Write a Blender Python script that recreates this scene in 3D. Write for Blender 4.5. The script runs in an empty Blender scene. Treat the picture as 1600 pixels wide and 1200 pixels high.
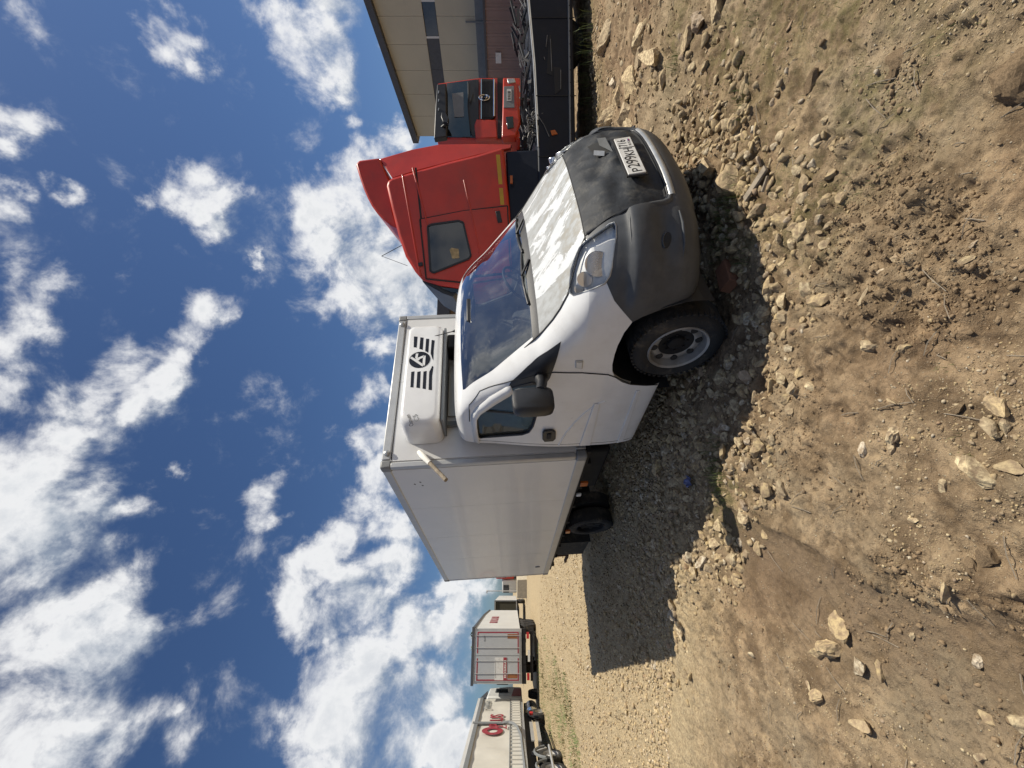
import bpy, bmesh, math, random
import numpy as np
from mathutils import Vector, Matrix
random.seed(7)
rng = np.random.default_rng(7)
sc = bpy.context.scene
COL = sc.collection
rad = math.radians

# ------------------------------------------------------------------ camera, sun, sky, exposure
CAMZ = 1.57
F = 660.0                       # focal length in pixels of the 1600 px wide photograph
cam = bpy.data.cameras.new('camera'); cam.sensor_fit = 'HORIZONTAL'; cam.sensor_width = 36
cam.lens = F / 1600 * 36; cam.clip_start = 0.05; cam.clip_end = 5000
cam_ob = bpy.data.objects.new('camera', cam); COL.objects.link(cam_ob)
# the photographer held the phone on its side: world up points to the left of the frame
cam_ob.matrix_world = Matrix(((0, 1, 0, 0), (0, 0, -1, 0), (-1, 0, 0, CAMZ), (0, 0, 0, 1)))
sc.camera = cam_ob

SUN_DIR = Vector((1.80, 0.06, 2.86)).normalized()          # towards the sun
ELEV = math.asin(SUN_DIR.z); AZ = math.atan2(SUN_DIR.x, SUN_DIR.y)
sun = bpy.data.lights.new('sun', 'SUN'); sun.energy = 5.0; sun.angle = rad(0.53); sun.color = (1.0, 0.925, 0.79)
sun_ob = bpy.data.objects.new('sun', sun); COL.objects.link(sun_ob)
sun_ob.location = (30, 5, 50); sun_ob.rotation_euler = (-SUN_DIR).to_track_quat('-Z', 'Y').to_euler()
SKY_STRENGTH = 0.055
sc.view_settings.view_transform = 'Standard'; sc.view_settings.look = 'None'
sc.view_settings.exposure = 0.24; sc.view_settings.gamma = 1.0
sc.view_settings.use_curve_mapping = False


def ray(dx, dy):
    return Vector(((600 - dy) / F, 1.0, (800 - dx) / F))


def at(dx, dy, Y):
    """the point at distance Y that is seen at (dx, dy)"""
    r = ray(dx, dy) * Y
    return Vector((r.x, r.y, r.z + CAMZ))


class NT:
    """tiny helper for node trees"""
    def __init__(self, tree):
        self.t = tree; self.n = tree.nodes; self.l = tree.links

    def a(self, kind, ins=None, **kw):
        nd = self.n.new(kind)
        for k, v in kw.items():
            setattr(nd, k, v)
        for k, v in (ins or {}).items():
            s = nd.inputs[k]
            if isinstance(v, bpy.types.NodeSocket):
                self.l.new(v, s)
            else:
                s.default_value = v
        return nd

    def m(self, op, a, b=0.0, c=0.0, clamp=False):
        nd = self.n.new('ShaderNodeMath'); nd.operation = op; nd.use_clamp = clamp
        for i, v in enumerate((a, b, c)):
            if isinstance(v, bpy.types.NodeSocket):
                self.l.new(v, nd.inputs[i])
            else:
                nd.inputs[i].default_value = v
        return nd.outputs[0]

    def mix(self, f, a, b):
        nd = self.n.new('ShaderNodeMix'); nd.data_type = 'RGBA'
        for i, v in ((0, f), (6, a), (7, b)):
            if isinstance(v, bpy.types.NodeSocket):
                self.l.new(v, nd.inputs[i])
            else:
                nd.inputs[i].default_value = v if not isinstance(v, tuple) or len(v) == 4 else (*v, 1)
        return nd.outputs[2]

    def ramp(self, f, lo, hi, smooth=True):
        nd = self.n.new('ShaderNodeMapRange')
        nd.interpolation_type = 'SMOOTHSTEP' if smooth else 'LINEAR'
        nd.inputs[1].default_value = lo; nd.inputs[2].default_value = hi
        self.l.new(f, nd.inputs[0])
        return nd.outputs[0]

    def noise(self, vec, scale, detail=4, rough=0.55, dist=0.0):
        return self.a('ShaderNodeTexNoise', {'Vector': vec, 'Scale': scale, 'Detail': detail, 'Roughness': rough, 'Distortion': dist})


# ------------------------------------------------------------------ sky with cumulus clouds
CLOUDS = [  # seen at x, y of the photograph, radius, weight
    (455, 60, 62, 1), (430, 20, 50, 1), (500, 70, 70, 1), (520, 110, 48, .9), (470, 110, 40, .8), (420, -50, 70, 1), (500, -40, 90, 1),
    (555, 190, 22, .7), (598, 12, 26, .9), (608, 70, 18, .8), (565, 225, 26, .7),
    (500, 330, 55, 1), (545, 270, 50, 1), (560, 330, 85, 1.1), (520, 395, 60, 1), (570, 430, 85, 1.1), (640, 440, 75, 1), (600, 300, 70, 1),
    (625, 222, 26, .9), (660, 480, 60, .9), (540, 470, 40, .8), (470, 345, 30, .8), (605, 535, 28, 1), (640, 540, 40, .7), (690, 450, 50, 1),
    (585, 620, 30, .8), (590, 690, 45, 1), (600, 750, 50, 1), (565, 800, 40, .9), (610, 820, 55, .9), (540, 850, 42, .9), (500, 885, 48, 1),
    (475, 940, 50, 1), (505, 960, 62, 1.1), (550, 930, 70, 1.1), (600, 900, 60, .9), (520, 1050, 70, 1.1), (500, 1110, 60, 1), (560, 1020, 70, 1),
    (560, 1120, 90, 1.1), (530, 1190, 80, 1), (630, 1000, 62, .9), (640, 1090, 70, 1), (690, 985, 50, .9), (715, 930, 45, 1), (690, 1080, 60, .9),
    (640, 1180, 80, 1), (740, 920, 45, .8), (740, 1000, 40, .6), (700, 1180, 70, .9), (760, 860, 50, .8),
    (50, 745, 85, 1.05), (20, 850, 120, 1.1), (95, 800, 75, 1), (130, 620, 62, 1), (100, 680, 55, .9), (160, 770, 58, .9), (205, 790, 42, .85),
    (175, 690, 40, .7), (225, 625, 45, .9), (275, 600, 48, 1), (305, 560, 38, .9), (322, 480, 36, .9), (300, 530, 34, .8), (355, 490, 24, .7),
    (45, 500, 45, .9), (20, 450, 40, .8), (25, 600, 60, .9), (80, 450, 34, .8), (78, 505, 26, .7), (205, 560, 36, .8), (15, 540, 50, .8),
    (150, 960, 85, 1.1), (190, 930, 52, .95), (100, 1030, 100, 1.1), (205, 1010, 62, .95), (130, 1110, 110, 1.1), (30, 1120, 120, 1.05),
    (40, 1000, 70, .9), (215, 1150, 60, .9), (285, 1140, 26, .7), (220, 900, 36, .7), (175, 860, 36, .7), (90, 950, 60, .8), (10, 1200, 120, 1),
    (300, 290, 30, .9), (325, 330, 38, 1), (345, 355, 26, .8), (275, 310, 26, .7), (235, 322, 22, .7), (240, 35, 28, .9), (275, 65, 34, .95),
    (300, 85, 22, .7), (255, 5, 28, .7), (90, 297, 24, .85), (28, 185, 32, .9), (8, 235, 24, .8), (405, 420, 13, .7), (408, 405, 10, .6),
    (425, 770, 36, .85), (440, 795, 22, .7), (415, 800, 20, .6), (278, 740, 20, .85), (250, 865, 24, .6), (20, 295, 16, .6), (0, 330, 24, .6),
    (10, 20, 30, .4), (285, 1190, 40, .7)]

world = bpy.data.worlds.new('World'); sc.world = world; world.use_nodes = True
wt = world.node_tree; wt.nodes.clear()
# node group: cloud density for a direction
g = bpy.data.node_groups.new('cloud_density', 'ShaderNodeTree')
g.interface.new_socket('Dir', in_out='INPUT', socket_type='NodeSocketVector')
g.interface.new_socket('Density', in_out='OUTPUT', socket_type='NodeSocketFloat')
G = NT(g); gi = g.nodes.new('NodeGroupInput'); go = g.nodes.new('NodeGroupOutput')
w1 = G.noise(gi.outputs[0], 6.5, 6, .62)
w1v = G.a('ShaderNodeVectorMath', {0: w1.outputs['Color'], 1: (-.5, -.5, -.5)}, operation='ADD').outputs[0]
w1s = G.a('ShaderNodeVectorMath', {0: w1v, 3: 0.16}, operation='SCALE').outputs[0]
wd = G.a('ShaderNodeVectorMath', {0: gi.outputs[0], 1: w1s}, operation='ADD').outputs[0]
acc = None
for (x, y, r, wgt) in CLOUDS:
    if r < 42: wgt *= .80; r *= 1.12
    if x < 260 and y > 430: wgt *= .84
    if x > 430 and y > 560: wgt *= 1.15
    d = ray(x, y); L = d.length; d.normalize()
    ar = r / F / L * 1.06                        # radius on the unit sphere of directions
    dist = G.a('ShaderNodeVectorMath', {0: wd, 1: tuple(d)}, operation='DISTANCE').outputs['Value']
    v = G.m('MULTIPLY_ADD', dist, -wgt / ar, wgt)
    acc = v if acc is None else G.a('ShaderNodeMath', {0: acc, 1: v, 2: 0.22}, operation='SMOOTH_MAX').outputs[0]
for d_, ar in (((.34, .03, .92), .26), ((.16, .16, .97), .2), ((.46, -.12, .88), .22), ((.30, .22, .93), .12)):
    dist = G.a('ShaderNodeVectorMath', {0: wd, 1: tuple(Vector(d_).normalized())}, operation='DISTANCE').outputs['Value']
    acc = G.a('ShaderNodeMath', {0: acc, 1: G.m('MULTIPLY_ADD', dist, -1 / ar, 1.0), 2: 0.22}, operation='SMOOTH_MAX').outputs[0]
fb = G.noise(gi.outputs[0], 9.0, 12, .63, .25)
fb2 = G.noise(gi.outputs[0], 3.0, 2, .5)
# the rest of the sky, outside what the list describes: the same kind of scattered cumulus
sep = G.a('ShaderNodeSeparateXYZ', {0: gi.outputs[0]})
away = G.ramp(sep.outputs['Y'], .52, .30)
up = G.ramp(sep.outputs['Z'], -.02, .10)
gen = G.m('MULTIPLY', G.m('MULTIPLY', G.m('SUBTRACT', G.noise(gi.outputs[0], 2.6, 3, .5).outputs['Fac'], .52), 6.0), G.m('MULTIPLY', away, up))
acc = G.m('MAXIMUM', acc, gen)
dens = G.m('ADD', G.m('MULTIPLY', G.m('MINIMUM', acc, .62), 1.25), G.m('MULTIPLY', G.m('SUBTRACT', fb.outputs['Fac'], .56), 2.5))
G.l.new(dens, go.inputs[0])

W = NT(wt)
tc = W.a('ShaderNodeTexCoord').outputs['Generated']
nrm = W.a('ShaderNodeVectorMath', {0: tc}, operation='NORMALIZE').outputs[0]


def dens_at(vec):
    nd = wt.nodes.new('ShaderNodeGroup'); nd.node_tree = g; W.l.new(vec, nd.inputs[0]); return nd.outputs[0]


d0 = dens_at(nrm)
off = W.a('ShaderNodeVectorMath', {0: nrm, 1: tuple(SUN_DIR * 0.035)}, operation='ADD').outputs[0]
d1 = dens_at(W.a('ShaderNodeVectorMath', {0: off}, operation='NORMALIZE').outputs[0])
off2 = W.a('ShaderNodeVectorMath', {0: nrm, 1: tuple(SUN_DIR * 0.11)}, operation='ADD').outputs[0]
d2 = dens_at(W.a('ShaderNodeVectorMath', {0: off2}, operation='NORMALIZE').outputs[0])
alpha = W.m('POWER', W.ramp(d0, -.12, .80), 1.2)
lit = W.m('MULTIPLY_ADD', W.m('SUBTRACT', d0, d1), 1.0, W.m('MULTIPLY_ADD', W.m('SUBTRACT', d0, d2), .75, .58), clamp=True)
thick = W.ramp(d0, .45, 1.25)
lit2 = W.m('SUBTRACT', lit, W.m('MULTIPLY', thick, .46), clamp=True)
ccol = W.mix(lit2, (5.6, 6.5, 7.8), (14.6, 14.6, 14.6))
sky = W.a('ShaderNodeTexSky', sky_type='NISHITA', sun_disc=False)
sky.sun_elevation = ELEV; sky.sun_rotation = AZ; sky.altitude = 150; sky.air_density = 1.0; sky.dust_density = 0.8; sky.ozone_density = 1.6
blue = W.mix(1.0, sky.outputs[0], (.66, .86, 1.14)); blue.node.blend_type = 'MULTIPLY'
col = W.mix(alpha, blue, ccol)
bg = W.a('ShaderNodeBackground', {'Color': col, 'Strength': SKY_STRENGTH})
W.l.new(bg.outputs[0], W.a('ShaderNodeOutputWorld').inputs[0])
world.cycles.sampling_method = 'MANUAL'; world.cycles.sample_map_resolution = 512


# ------------------------------------------------------------------ materials
def mat(name, color, rough=.5, metal=0.0, var=.12, vscale=6.0, bump=0.0, bscale=60.0, coat=0.0, dirt=None, dirt_amt=.5, dirt_scale=3.0, spec=.5):
    m = bpy.data.materials.new(name); m.use_nodes = True
    N = NT(m.node_tree); b = m.node_tree.nodes['Principled BSDF']
    co = N.a('ShaderNodeTexCoord').outputs['Object']
    c = (*color, 1)
    n1 = N.noise(co, vscale, 5, .6)
    lo = tuple(v * (1 - var) for v in color); hi = tuple(min(1, v * (1 + var)) for v in color)
    cc = N.mix(N.ramp(n1.outputs['Fac'], .3, .7), lo, hi)
    if dirt:
        n2 = N.noise(co, dirt_scale, 7, .65, .3)
        f = N.m('MULTIPLY', N.ramp(n2.outputs['Fac'], .48, .72), dirt_amt)
        cc = N.mix(f, cc, dirt)
    N.l.new(cc, b.inputs['Base Color'])
    r = N.m('MULTIPLY_ADD', n1.outputs['Fac'], .16, rough - .08, clamp=True)
    N.l.new(r, b.inputs['Roughness'])
    b.inputs['Metallic'].default_value = metal
    b.inputs['Coat Weight'].default_value = coat
    b.inputs['Specular IOR Level'].default_value = spec
    if bump:
        n3 = N.noise(co, bscale, 5, .6)
        bn = N.a('ShaderNodeBump', {'Height': n3.outputs['Fac'], 'Strength': bump, 'Distance': .02})
        N.l.new(bn.outputs[0], b.inputs['Normal'])
    return m


def glass_mat(name, tint, refl=1.0):
    m = bpy.data.materials.new(name); m.use_nodes = True
    N = NT(m.node_tree); m.node_tree.nodes.remove(m.node_tree.nodes['Principled BSDF'])
    out = m.node_tree.nodes['Material Output']
    co = N.a('ShaderNodeTexCoord').outputs['Object']
    tr = N.a('ShaderNodeBsdfTransparent', {'Color': (*tint, 1)})
    gl = N.a('ShaderNodeBsdfGlossy', {'Color': (.95, .97, 1, 1), 'Roughness': .012})
    du = N.a('ShaderNodeBsdfDiffuse', {'Color': (.42, .41, .38, 1)})
    nz = N.noise(co, 5.0, 6, .65)
    fr = N.a('ShaderNodeFresnel', {'IOR': 1.52})
    f = N.m('MULTIPLY_ADD', fr.outputs[0], 1.35 * refl, .03 * refl, clamp=True)
    m1 = N.a('ShaderNodeMixShader', {0: f, 1: tr.outputs[0], 2: gl.outputs[0]})
    m2 = N.a('ShaderNodeMixShader', {0: N.m('MULTIPLY', N.ramp(nz.outputs['Fac'], .4, .8), .07), 1: m1.outputs[0], 2: du.outputs[0]})
    N.l.new(m2.outputs[0], out.inputs[0])
    return m


M = {}
M['white_paint'] = mat('white_paint', (.70, .705, .705), .30, var=.03, coat=.3, dirt=(.46, .42, .36), dirt_amt=.16, dirt_scale=4)
M['hood_paint'] = mat('hood_paint', (.74, .75, .75), .38, var=.03)
M['box_panel'] = mat('box_panel', (.66, .66, .65), .34, var=.03, vscale=1.5, coat=.15, dirt=(.5, .47, .42), dirt_amt=.18, dirt_scale=1.6)
M['aluminium'] = mat('aluminium', (.46, .465, .46), .42, .35, var=.08, vscale=3, dirt=(.30, .28, .25), dirt_amt=.3)
M['corner_plastic'] = mat('corner_plastic', (.20, .205, .205), .5, var=.1)
M['bumper_grey'] = mat('bumper_grey', (.062, .067, .074), .50, spec=.38, var=.14, vscale=9, bump=.05, bscale=250, dirt=(.13, .125, .115), dirt_amt=.25, dirt_scale=5)
M['vinyl'] = mat('black_vinyl', (.022, .025, .030), .66, spec=.3, var=.3, vscale=12, bump=.25, bscale=18, dirt=(.16, .15, .13), dirt_amt=.35, dirt_scale=9)
M['black_plastic'] = mat('black_plastic', (.016, .017, .020), .46, var=.25, bump=.06, bscale=300)
M['rubber'] = mat('tyre_rubber', (.020, .019, .018), .85, var=.3, bump=.35, bscale=90, dirt=(.15, .12, .085), dirt_amt=.55, dirt_scale=7)
M['silver_rim'] = mat('silver_rim', (.32, .31, .295), .5, .35, var=.2, dirt=(.24, .20, .15), dirt_amt=.6, dirt_scale=8)
M['dark_metal'] = mat('dark_metal', (.012, .012, .013), .7, var=.3, dirt=(.045, .037, .03), dirt_amt=.4, spec=.3)
M['seam'] = mat('dark_seam', (.02, .02, .02), .8)
M['silver_trim'] = mat('silver_trim', (.42, .43, .43), .35, .5, var=.15, dirt=(.2, .18, .15), dirt_amt=.4, dirt_scale=12)
M['interior'] = mat('cab_trim', (.46, .45, .41), .75, var=.12)
M['dash'] = mat('dashboard_plastic', (.045, .047, .05), .65, var=.2)
M['seat_cloth'] = mat('seat_cloth', (.20, .205, .205), .9, var=.2, bump=.3, bscale=200)
M['glass'] = glass_mat('windscreen_glass', (.76, .81, .84), 1.9)
M['side_glass'] = glass_mat('side_glass', (.80, .82, .80), .5)
M['lens'] = glass_mat('clear_lens', (.95, .96, .97), .55)
M['dark_glass'] = mat('dark_glass', (.012, .015, .020), .06, var=.2, spec=.8)
M['board'] = mat('warning_board', (.26, .10, .035), .6)
M['orange'] = mat('orange_lens', (.40, .10, .02), .25, var=.1)
M['red_lens'] = mat('red_lens', (.42, .02, .025), .25, var=.1)
M['lamp_bowl'] = mat('lamp_bowl', (.75, .76, .77), .28, .9, var=.05)
M['lamp_house'] = mat('lamp_housing', (.76, .76, .75), .4, .0, var=.1)
M['chrome'] = mat('chrome', (.72, .73, .74), .12, 1.0, var=.05)
M['plate_white'] = mat('plate_white', (.62, .62, .60), .4, var=.05, dirt=(.35, .3, .24), dirt_amt=.4, dirt_scale=9)
M['ink'] = mat('black_ink', (.012, .012, .014), .5)
M['blue_ink'] = mat('blue_ink', (.02, .05, .25), .5)
M['red_ink'] = mat('red_ink', (.28, .025, .04), .5)
M['red_paint'] = mat('red_paint', (.46, .030, .013), .38, var=.10, vscale=2.5, coat=.12, dirt=(.30, .045, .028), dirt_amt=.45, dirt_scale=2)
M['yellow_tape'] = mat('yellow_tape', (.45, .27, .02), .5)
M['navy'] = mat('navy_panel', (.004, .007, .016), .50, var=.3, vscale=2, coat=.0, dirt=(.014, .016, .022), dirt_amt=.5, spec=.3)
M['trailer_white'] = mat('trailer_white', (.58, .58, .56), .5, var=.05, vscale=1, dirt=(.55, .52, .46), dirt_amt=.3, dirt_scale=1.2)
M['shaded_white_door'] = mat('shaded_white_door', (.40, .42, .435), .5, var=.05, vscale=1, dirt=(.36, .35, .33), dirt_amt=.3)  # trailer white turned grey blue: shade on the rear face put into the colour
M['curtain'] = mat('curtain_vinyl', (.58, .56, .50), .5, var=.05, vscale=1.2, bump=.2, bscale=2.5, dirt=(.52, .49, .42), dirt_amt=.3, dirt_scale=.8)
M['beige_wall'] = mat('beige_wall', (.46, .425, .325), .7, var=.05, vscale=.6)
M['fascia'] = mat('grey_fascia', (.17, .18, .185), .6, var=.08)
M['roof_trim'] = mat('roof_trim', (.06, .062, .07), .5)
M['strip_window'] = mat('strip_window', (.030, .036, .048), .12, var=.15, spec=.7)
M['pink_sheet'] = mat('pink_sheet', (.25, .175, .15), .6, var=.08, vscale=1)
M['brown_sheet'] = mat('brown_sheet', (.16, .12, .085), .6, var=.1)
M['concrete'] = mat('concrete', (.50, .45, .35), .9, var=.12, vscale=4, bump=.4, bscale=30)
M['rust'] = mat('rusty_metal', (.13, .06, .03), .8, var=.3)
M['scrap'] = mat('scrap_metal', (.022, .022, .024), .75, .0, var=.5, vscale=4)
M['scrap_pale'] = mat('scrap_pale', (.17, .165, .155), .55, .2, var=.35, vscale=4)
M['white_cord'] = mat('white_wrap', (.78, .76, .70), .8, var=.1)
M['grey_wood'] = mat('weathered_wood', (.24, .20, .15), .9, var=.25, vscale=20, bump=.3)
M['gold'] = mat('gold_pipe', (.50, .36, .13), .4, .3)
M['bark'] = mat('bark', (.07, .05, .035), .9, var=.3)
M['tan_bag'] = mat('tan_bag', (.36, .27, .14), .8, var=.3, vscale=20)
M['blue_plastic'] = mat('blue_plastic', (.10, .12, .26), .5, var=.3, vscale=30)
M['grass_blade'] = mat('grass_blade', (.095, .125, .030), .7, var=.5, vscale=12)
M['leaf'] = mat('tree_leaf', (.055, .085, .022), .7, var=.5, vscale=1.5)
M['dark_inside'] = mat('olive_opening', (.035, .032, .018), .8, var=.2)

# hood: white paint flaking down to grey primer in long tongues
hm = M['hood_paint']; N = NT(hm.node_tree); b = hm.node_tree.nodes['Principled BSDF']
co = N.a('ShaderNodeTexCoord').outputs['Object']
mp = N.a('ShaderNodeMapping', {'Vector': co, 'Scale': (1.5, 4.2, 1.5), 'Rotation': (0, 0, .12), 'Location': (3.15, .6, 0)}).outputs[0]
p1 = N.noise(mp, 1.25, 12, .66, .55).outputs['Fac']
msk = N.ramp(p1, .455, .478)
mp2 = N.a('ShaderNodeMapping', {'Vector': co, 'Scale': (6, 9, 6)}).outputs[0]
p2 = N.noise(mp2, 2.0, 6, .65).outputs['Fac']
prim = N.mix(N.ramp(p2, .35, .7), (.33, .345, .35), (.24, .245, .24))
sepn = N.a('ShaderNodeSeparateXYZ', {0: co})
wear = N.m('MULTIPLY', N.ramp(p2, .42, .62), N.m('MULTIPLY', N.ramp(sepn.outputs['X'], 1.62, 2.1), .85))
whit = N.mix(N.ramp(p2, .3, .7), (.56, .585, .60), (.64, .65, .655))
c1 = N.mix(msk, whit, prim)
c2 = N.mix(N.m('MULTIPLY', wear, N.ramp(p1, .45, .52)), c1, (.25, .235, .20))
N.l.new(c2, b.inputs['Base Color'])
N.l.new(N.m('MULTIPLY_ADD', msk, .22, .32), b.inputs['Roughness'])
bn = N.a('ShaderNodeBump', {'Height': N.m('MULTIPLY', msk, -1.0), 'Strength': .4, 'Distance': .003}); N.l.new(bn.outputs[0], b.inputs['Normal'])


def stone_mat(name, dark=1.0):
    m = bpy.data.materials.new(name); m.use_nodes = True
    N = NT(m.node_tree); b = m.node_tree.nodes['Principled BSDF']
    co = N.a('ShaderNodeTexCoord').outputs['Object']
    oi = N.a('ShaderNodeObjectInfo').outputs['Random']
    at_ = N.a('ShaderNodeAttribute', attribute_name='tint').outputs['Fac']
    t = N.m('FRACT', N.m('ADD', oi, at_))
    cr = N.a('ShaderNodeValToRGB', {0: t}); e = cr.color_ramp.elements
    cols = [(0, (.46, .355, .195)), (.25, (.36, .28, .16)), (.45, (.52, .43, .27)), (.62, (.30, .24, .155)), (.78, (.43, .33, .17)), (.92, (.52, .47, .37)), (1, (.27, .17, .10))]
    e[0].position = 0; e[0].color = (*[v * dark for v in cols[0][1]], 1); e[1].position = 1; e[1].color = (*[v * dark for v in cols[-1][1]], 1)
    for p, c in cols[1:-1]:
        el = e.new(p); el.color = (*[v * dark for v in c], 1)
    geo = N.a('ShaderNodeNewGeometry').outputs['Position']
    nz = N.noise(geo, 38, 6, .65)
    c = N.mix(N.ramp(nz.outputs['Fac'], .35, .68), (.21 * dark, .155 * dark, .10 * dark), cr.outputs[0])
    N.l.new(c, b.inputs['Base Color']); b.inputs['Roughness'].default_value = .92; b.inputs['Specular IOR Level'].default_value = .2
    bn = N.a('ShaderNodeBump', {'Height': nz.outputs['Fac'], 'Strength': .5, 'Distance': .012}); N.l.new(bn.outputs[0], b.inputs['Normal'])
    return m


M['stone'] = stone_mat('limestone', 1.12)
M['stone_pale'] = stone_mat('pale_limestone', 1.4)


# ------------------------------------------------------------------ mesh helpers
def tag(o, label=None, cat=None, group=None, kind=None):
    if label: o['label'] = label
    if cat: o['category'] = cat
    if group: o['group'] = group
    if kind: o['kind'] = kind
    return o


def empty(name, loc=(0, 0, 0), mat4=None, **kw):
    o = bpy.data.objects.new(name, None); COL.objects.link(o); o.empty_display_size = .2
    if mat4 is not None: o.matrix_world = mat4
    else: o.location = loc
    return tag(o, **kw)


def copy_tree(o, parent=None):
    c = o.copy(); COL.objects.link(c); c.parent = parent
    for ch in list(o.children):
        copy_tree(ch, c)
    return c


class MB:
    def __init__(self): self.v = []; self.f = []

    def add(self, vs, fs):
        n = len(self.v); self.v += [tuple(p) for p in vs]; self.f += [tuple(i + n for i in q) for q in fs]; return self

    def box(self, lo, hi):
        x0, y0, z0 = lo; x1, y1, z1 = hi
        return self.add([(x0, y0, z0), (x1, y0, z0), (x1, y1, z0), (x0, y1, z0), (x0, y0, z1), (x1, y0, z1), (x1, y1, z1), (x0, y1, z1)],
                        [(3, 2, 1, 0), (4, 5, 6, 7), (0, 1, 5, 4), (1, 2, 6, 5), (2, 3, 7, 6), (3, 0, 4, 7)])

    def prism(self, pts, ext):
        """polygon pts extruded by the vector ext, closed"""
        n = len(pts); a = [Vector(p) for p in pts]; e = Vector(ext); b_ = [p + e for p in a]
        return self.add(a + b_, [tuple(range(n))[::-1], tuple(range(n, 2 * n))] + [(i, (i + 1) % n, n + (i + 1) % n, n + i) for i in range(n)])

    def bar(self, p, q, w, h=None, up=(0, 0, 1)):
        h = h or w; p = Vector(p); q = Vector(q); d = (q - p).normalized(); u = Vector(up)
        s = d.cross(u)
        if s.length < 1e-4: s = d.cross(Vector((1, 0, 0)))
        s.normalize(); t = s.cross(d)
        vs = [b + s * (sx * w / 2) + t * (sy * h / 2) for b in (p, q) for sx, sy in ((-1, -1), (1, -1), (1, 1), (-1, 1))]
        return self.add(vs, [(0, 1, 2, 3)[::-1], (4, 5, 6, 7), (0, 1, 5, 4), (1, 2, 6, 5), (2, 3, 7, 6), (3, 0, 4, 7)])

    def tube(self, pts, r, n=8, closed=False):
        pts = [Vector(p) for p in pts]; m = len(pts); rs = r if isinstance(r, (list, tuple)) else [r] * m
        vs = []
        for i, p in enumerate(pts):
            if closed: d = pts[(i + 1) % m] - pts[i - 1]
            else: d = pts[min(i + 1, m - 1)] - pts[max(i - 1, 0)]
            d.normalize(); s = d.cross(Vector((0, 0, 1)))
            if s.length < 1e-3: s = d.cross(Vector((1, 0, 0)))
            s.normalize(); t = s.cross(d)
            vs += [p + (s * math.cos(2 * math.pi * k / n) + t * math.sin(2 * math.pi * k / n)) * rs[i] for k in range(n)]
        fs = []
        for i in range(m if closed else m - 1):
            a = i * n; b_ = ((i + 1) % m) * n
            fs += [(a + k, a + (k + 1) % n, b_ + (k + 1) % n, b_ + k) for k in range(n)]
        if not closed: fs += [tuple(range(n))[::-1], tuple(range((m - 1) * n, m * n))]
        return self.add(vs, fs)

    def lathe(self, prof, c, ax, n=32, close=False):
        """prof: (radius, along axis) pairs, revolved about axis ax through c"""
        ax = Vector(ax).normalized(); u = ax.orthogonal().normalized(); w = ax.cross(u); c = Vector(c); vs = []
        for r, h in prof:
            vs += [c + ax * h + (u * math.cos(2 * math.pi * k / n) + w * math.sin(2 * math.pi * k / n)) * r for k in range(n)]
        m = len(prof); fs = []
        for i in range(m if close else m - 1):
            a = i * n; b_ = ((i + 1) % m) * n
            fs += [(a + k, a + (k + 1) % n, b_ + (k + 1) % n, b_ + k) for k in range(n)]
        if not close: fs += [tuple(range(n))[::-1], tuple(range((m - 1) * n, m * n))]
        return self.add(vs, fs)

    def build(self, name, m, parent=None, off=None, smooth=None, bevel=0, seg=2, recalc=True):
        me = bpy.data.meshes.new(name)
        v = self.v
        if off is not None:
            ox, oy, oz = off; v = [(p[0] - ox, p[1] - oy, p[2] - oz) for p in v]
        me.from_pydata(v, [], self.f)
        if recalc:
            bm = bmesh.new(); bm.from_mesh(me); bmesh.ops.recalc_face_normals(bm, faces=bm.faces); bm.to_mesh(me); bm.free()
        return link(name, me, m, parent, smooth, bevel, seg)


def link(name, me, m, parent=None, smooth=None, bevel=0, seg=2):
    o = bpy.data.objects.new(name, me); COL.objects.link(o)
    if m is not None: me.materials.append(M[m] if isinstance(m, str) else m)
    if parent is not None: o.parent = parent
    if smooth:
        for p in me.polygons: p.use_smooth = True
        me.set_sharp_from_angle(angle=rad(smooth))
    if bevel:
        md = o.modifiers.new('edge', 'BEVEL'); md.width = bevel; md.segments = seg; md.limit_method = 'ANGLE'; md.angle_limit = rad(35)
        for p in me.polygons: p.use_smooth = True
        me.set_sharp_from_angle(angle=rad(60))
    return o


def text_mesh(txt, size, extrude=.0):
    cu = bpy.data.curves.new('t', 'FONT'); cu.body = txt; cu.size = size; cu.extrude = extrude; cu.align_x = 'LEFT'; cu.align_y = 'BOTTOM_BASELINE' if False else 'BOTTOM'
    cu.resolution_u = 3
    o = bpy.data.objects.new('t', cu); COL.objects.link(o)
    dg = bpy.context.evaluated_depsgraph_get(); me = bpy.data.meshes.new_from_object(o.evaluated_get(dg))
    bpy.data.objects.remove(o); bpy.data.curves.remove(cu)
    return me


def put_text(name, txt, origin, right, up, width, height, m, parent, off=(0, 0, 0), lift=.003):
    """text whose box spans width x height from origin (lower left) along right and up"""
    me = text_mesh(txt, 1.0)
    n = len(me.vertices); co = np.empty(n * 3); me.vertices.foreach_get('co', co); co = co.reshape(-1, 3)
    lo = co.min(0); hi = co.max(0); co = (co - lo) / np.maximum(hi - lo, 1e-6)
    r = np.array(right, float); r /= np.linalg.norm(r); u = np.array(up, float); u /= np.linalg.norm(u); nn = np.cross(r, u)
    P = np.array(origin, float) - np.array(off, float) + co[:, :1] * r * width + co[:, 1:2] * u * height + nn * lift
    me.vertices.foreach_set('co', P.ravel()); me.update(); me.name = name
    return link(name, me, m, parent)


def put_bold(name, txt, origin, right, up, width, height, m, parent, off):
    o = put_text(name, txt, origin, right, up, width, height, m, parent, off)
    md = o.modifiers.new('weight', 'SOLIDIFY'); md.thickness = .02; md.offset = 0
    for k in (-.035, .035):
        put_text(name, txt, Vector(origin) + Vector(right).normalized() * k, right, up, width, height, m, parent, off, .003 + abs(k) * .05 + (k > 0) * .002)
    return o


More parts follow.
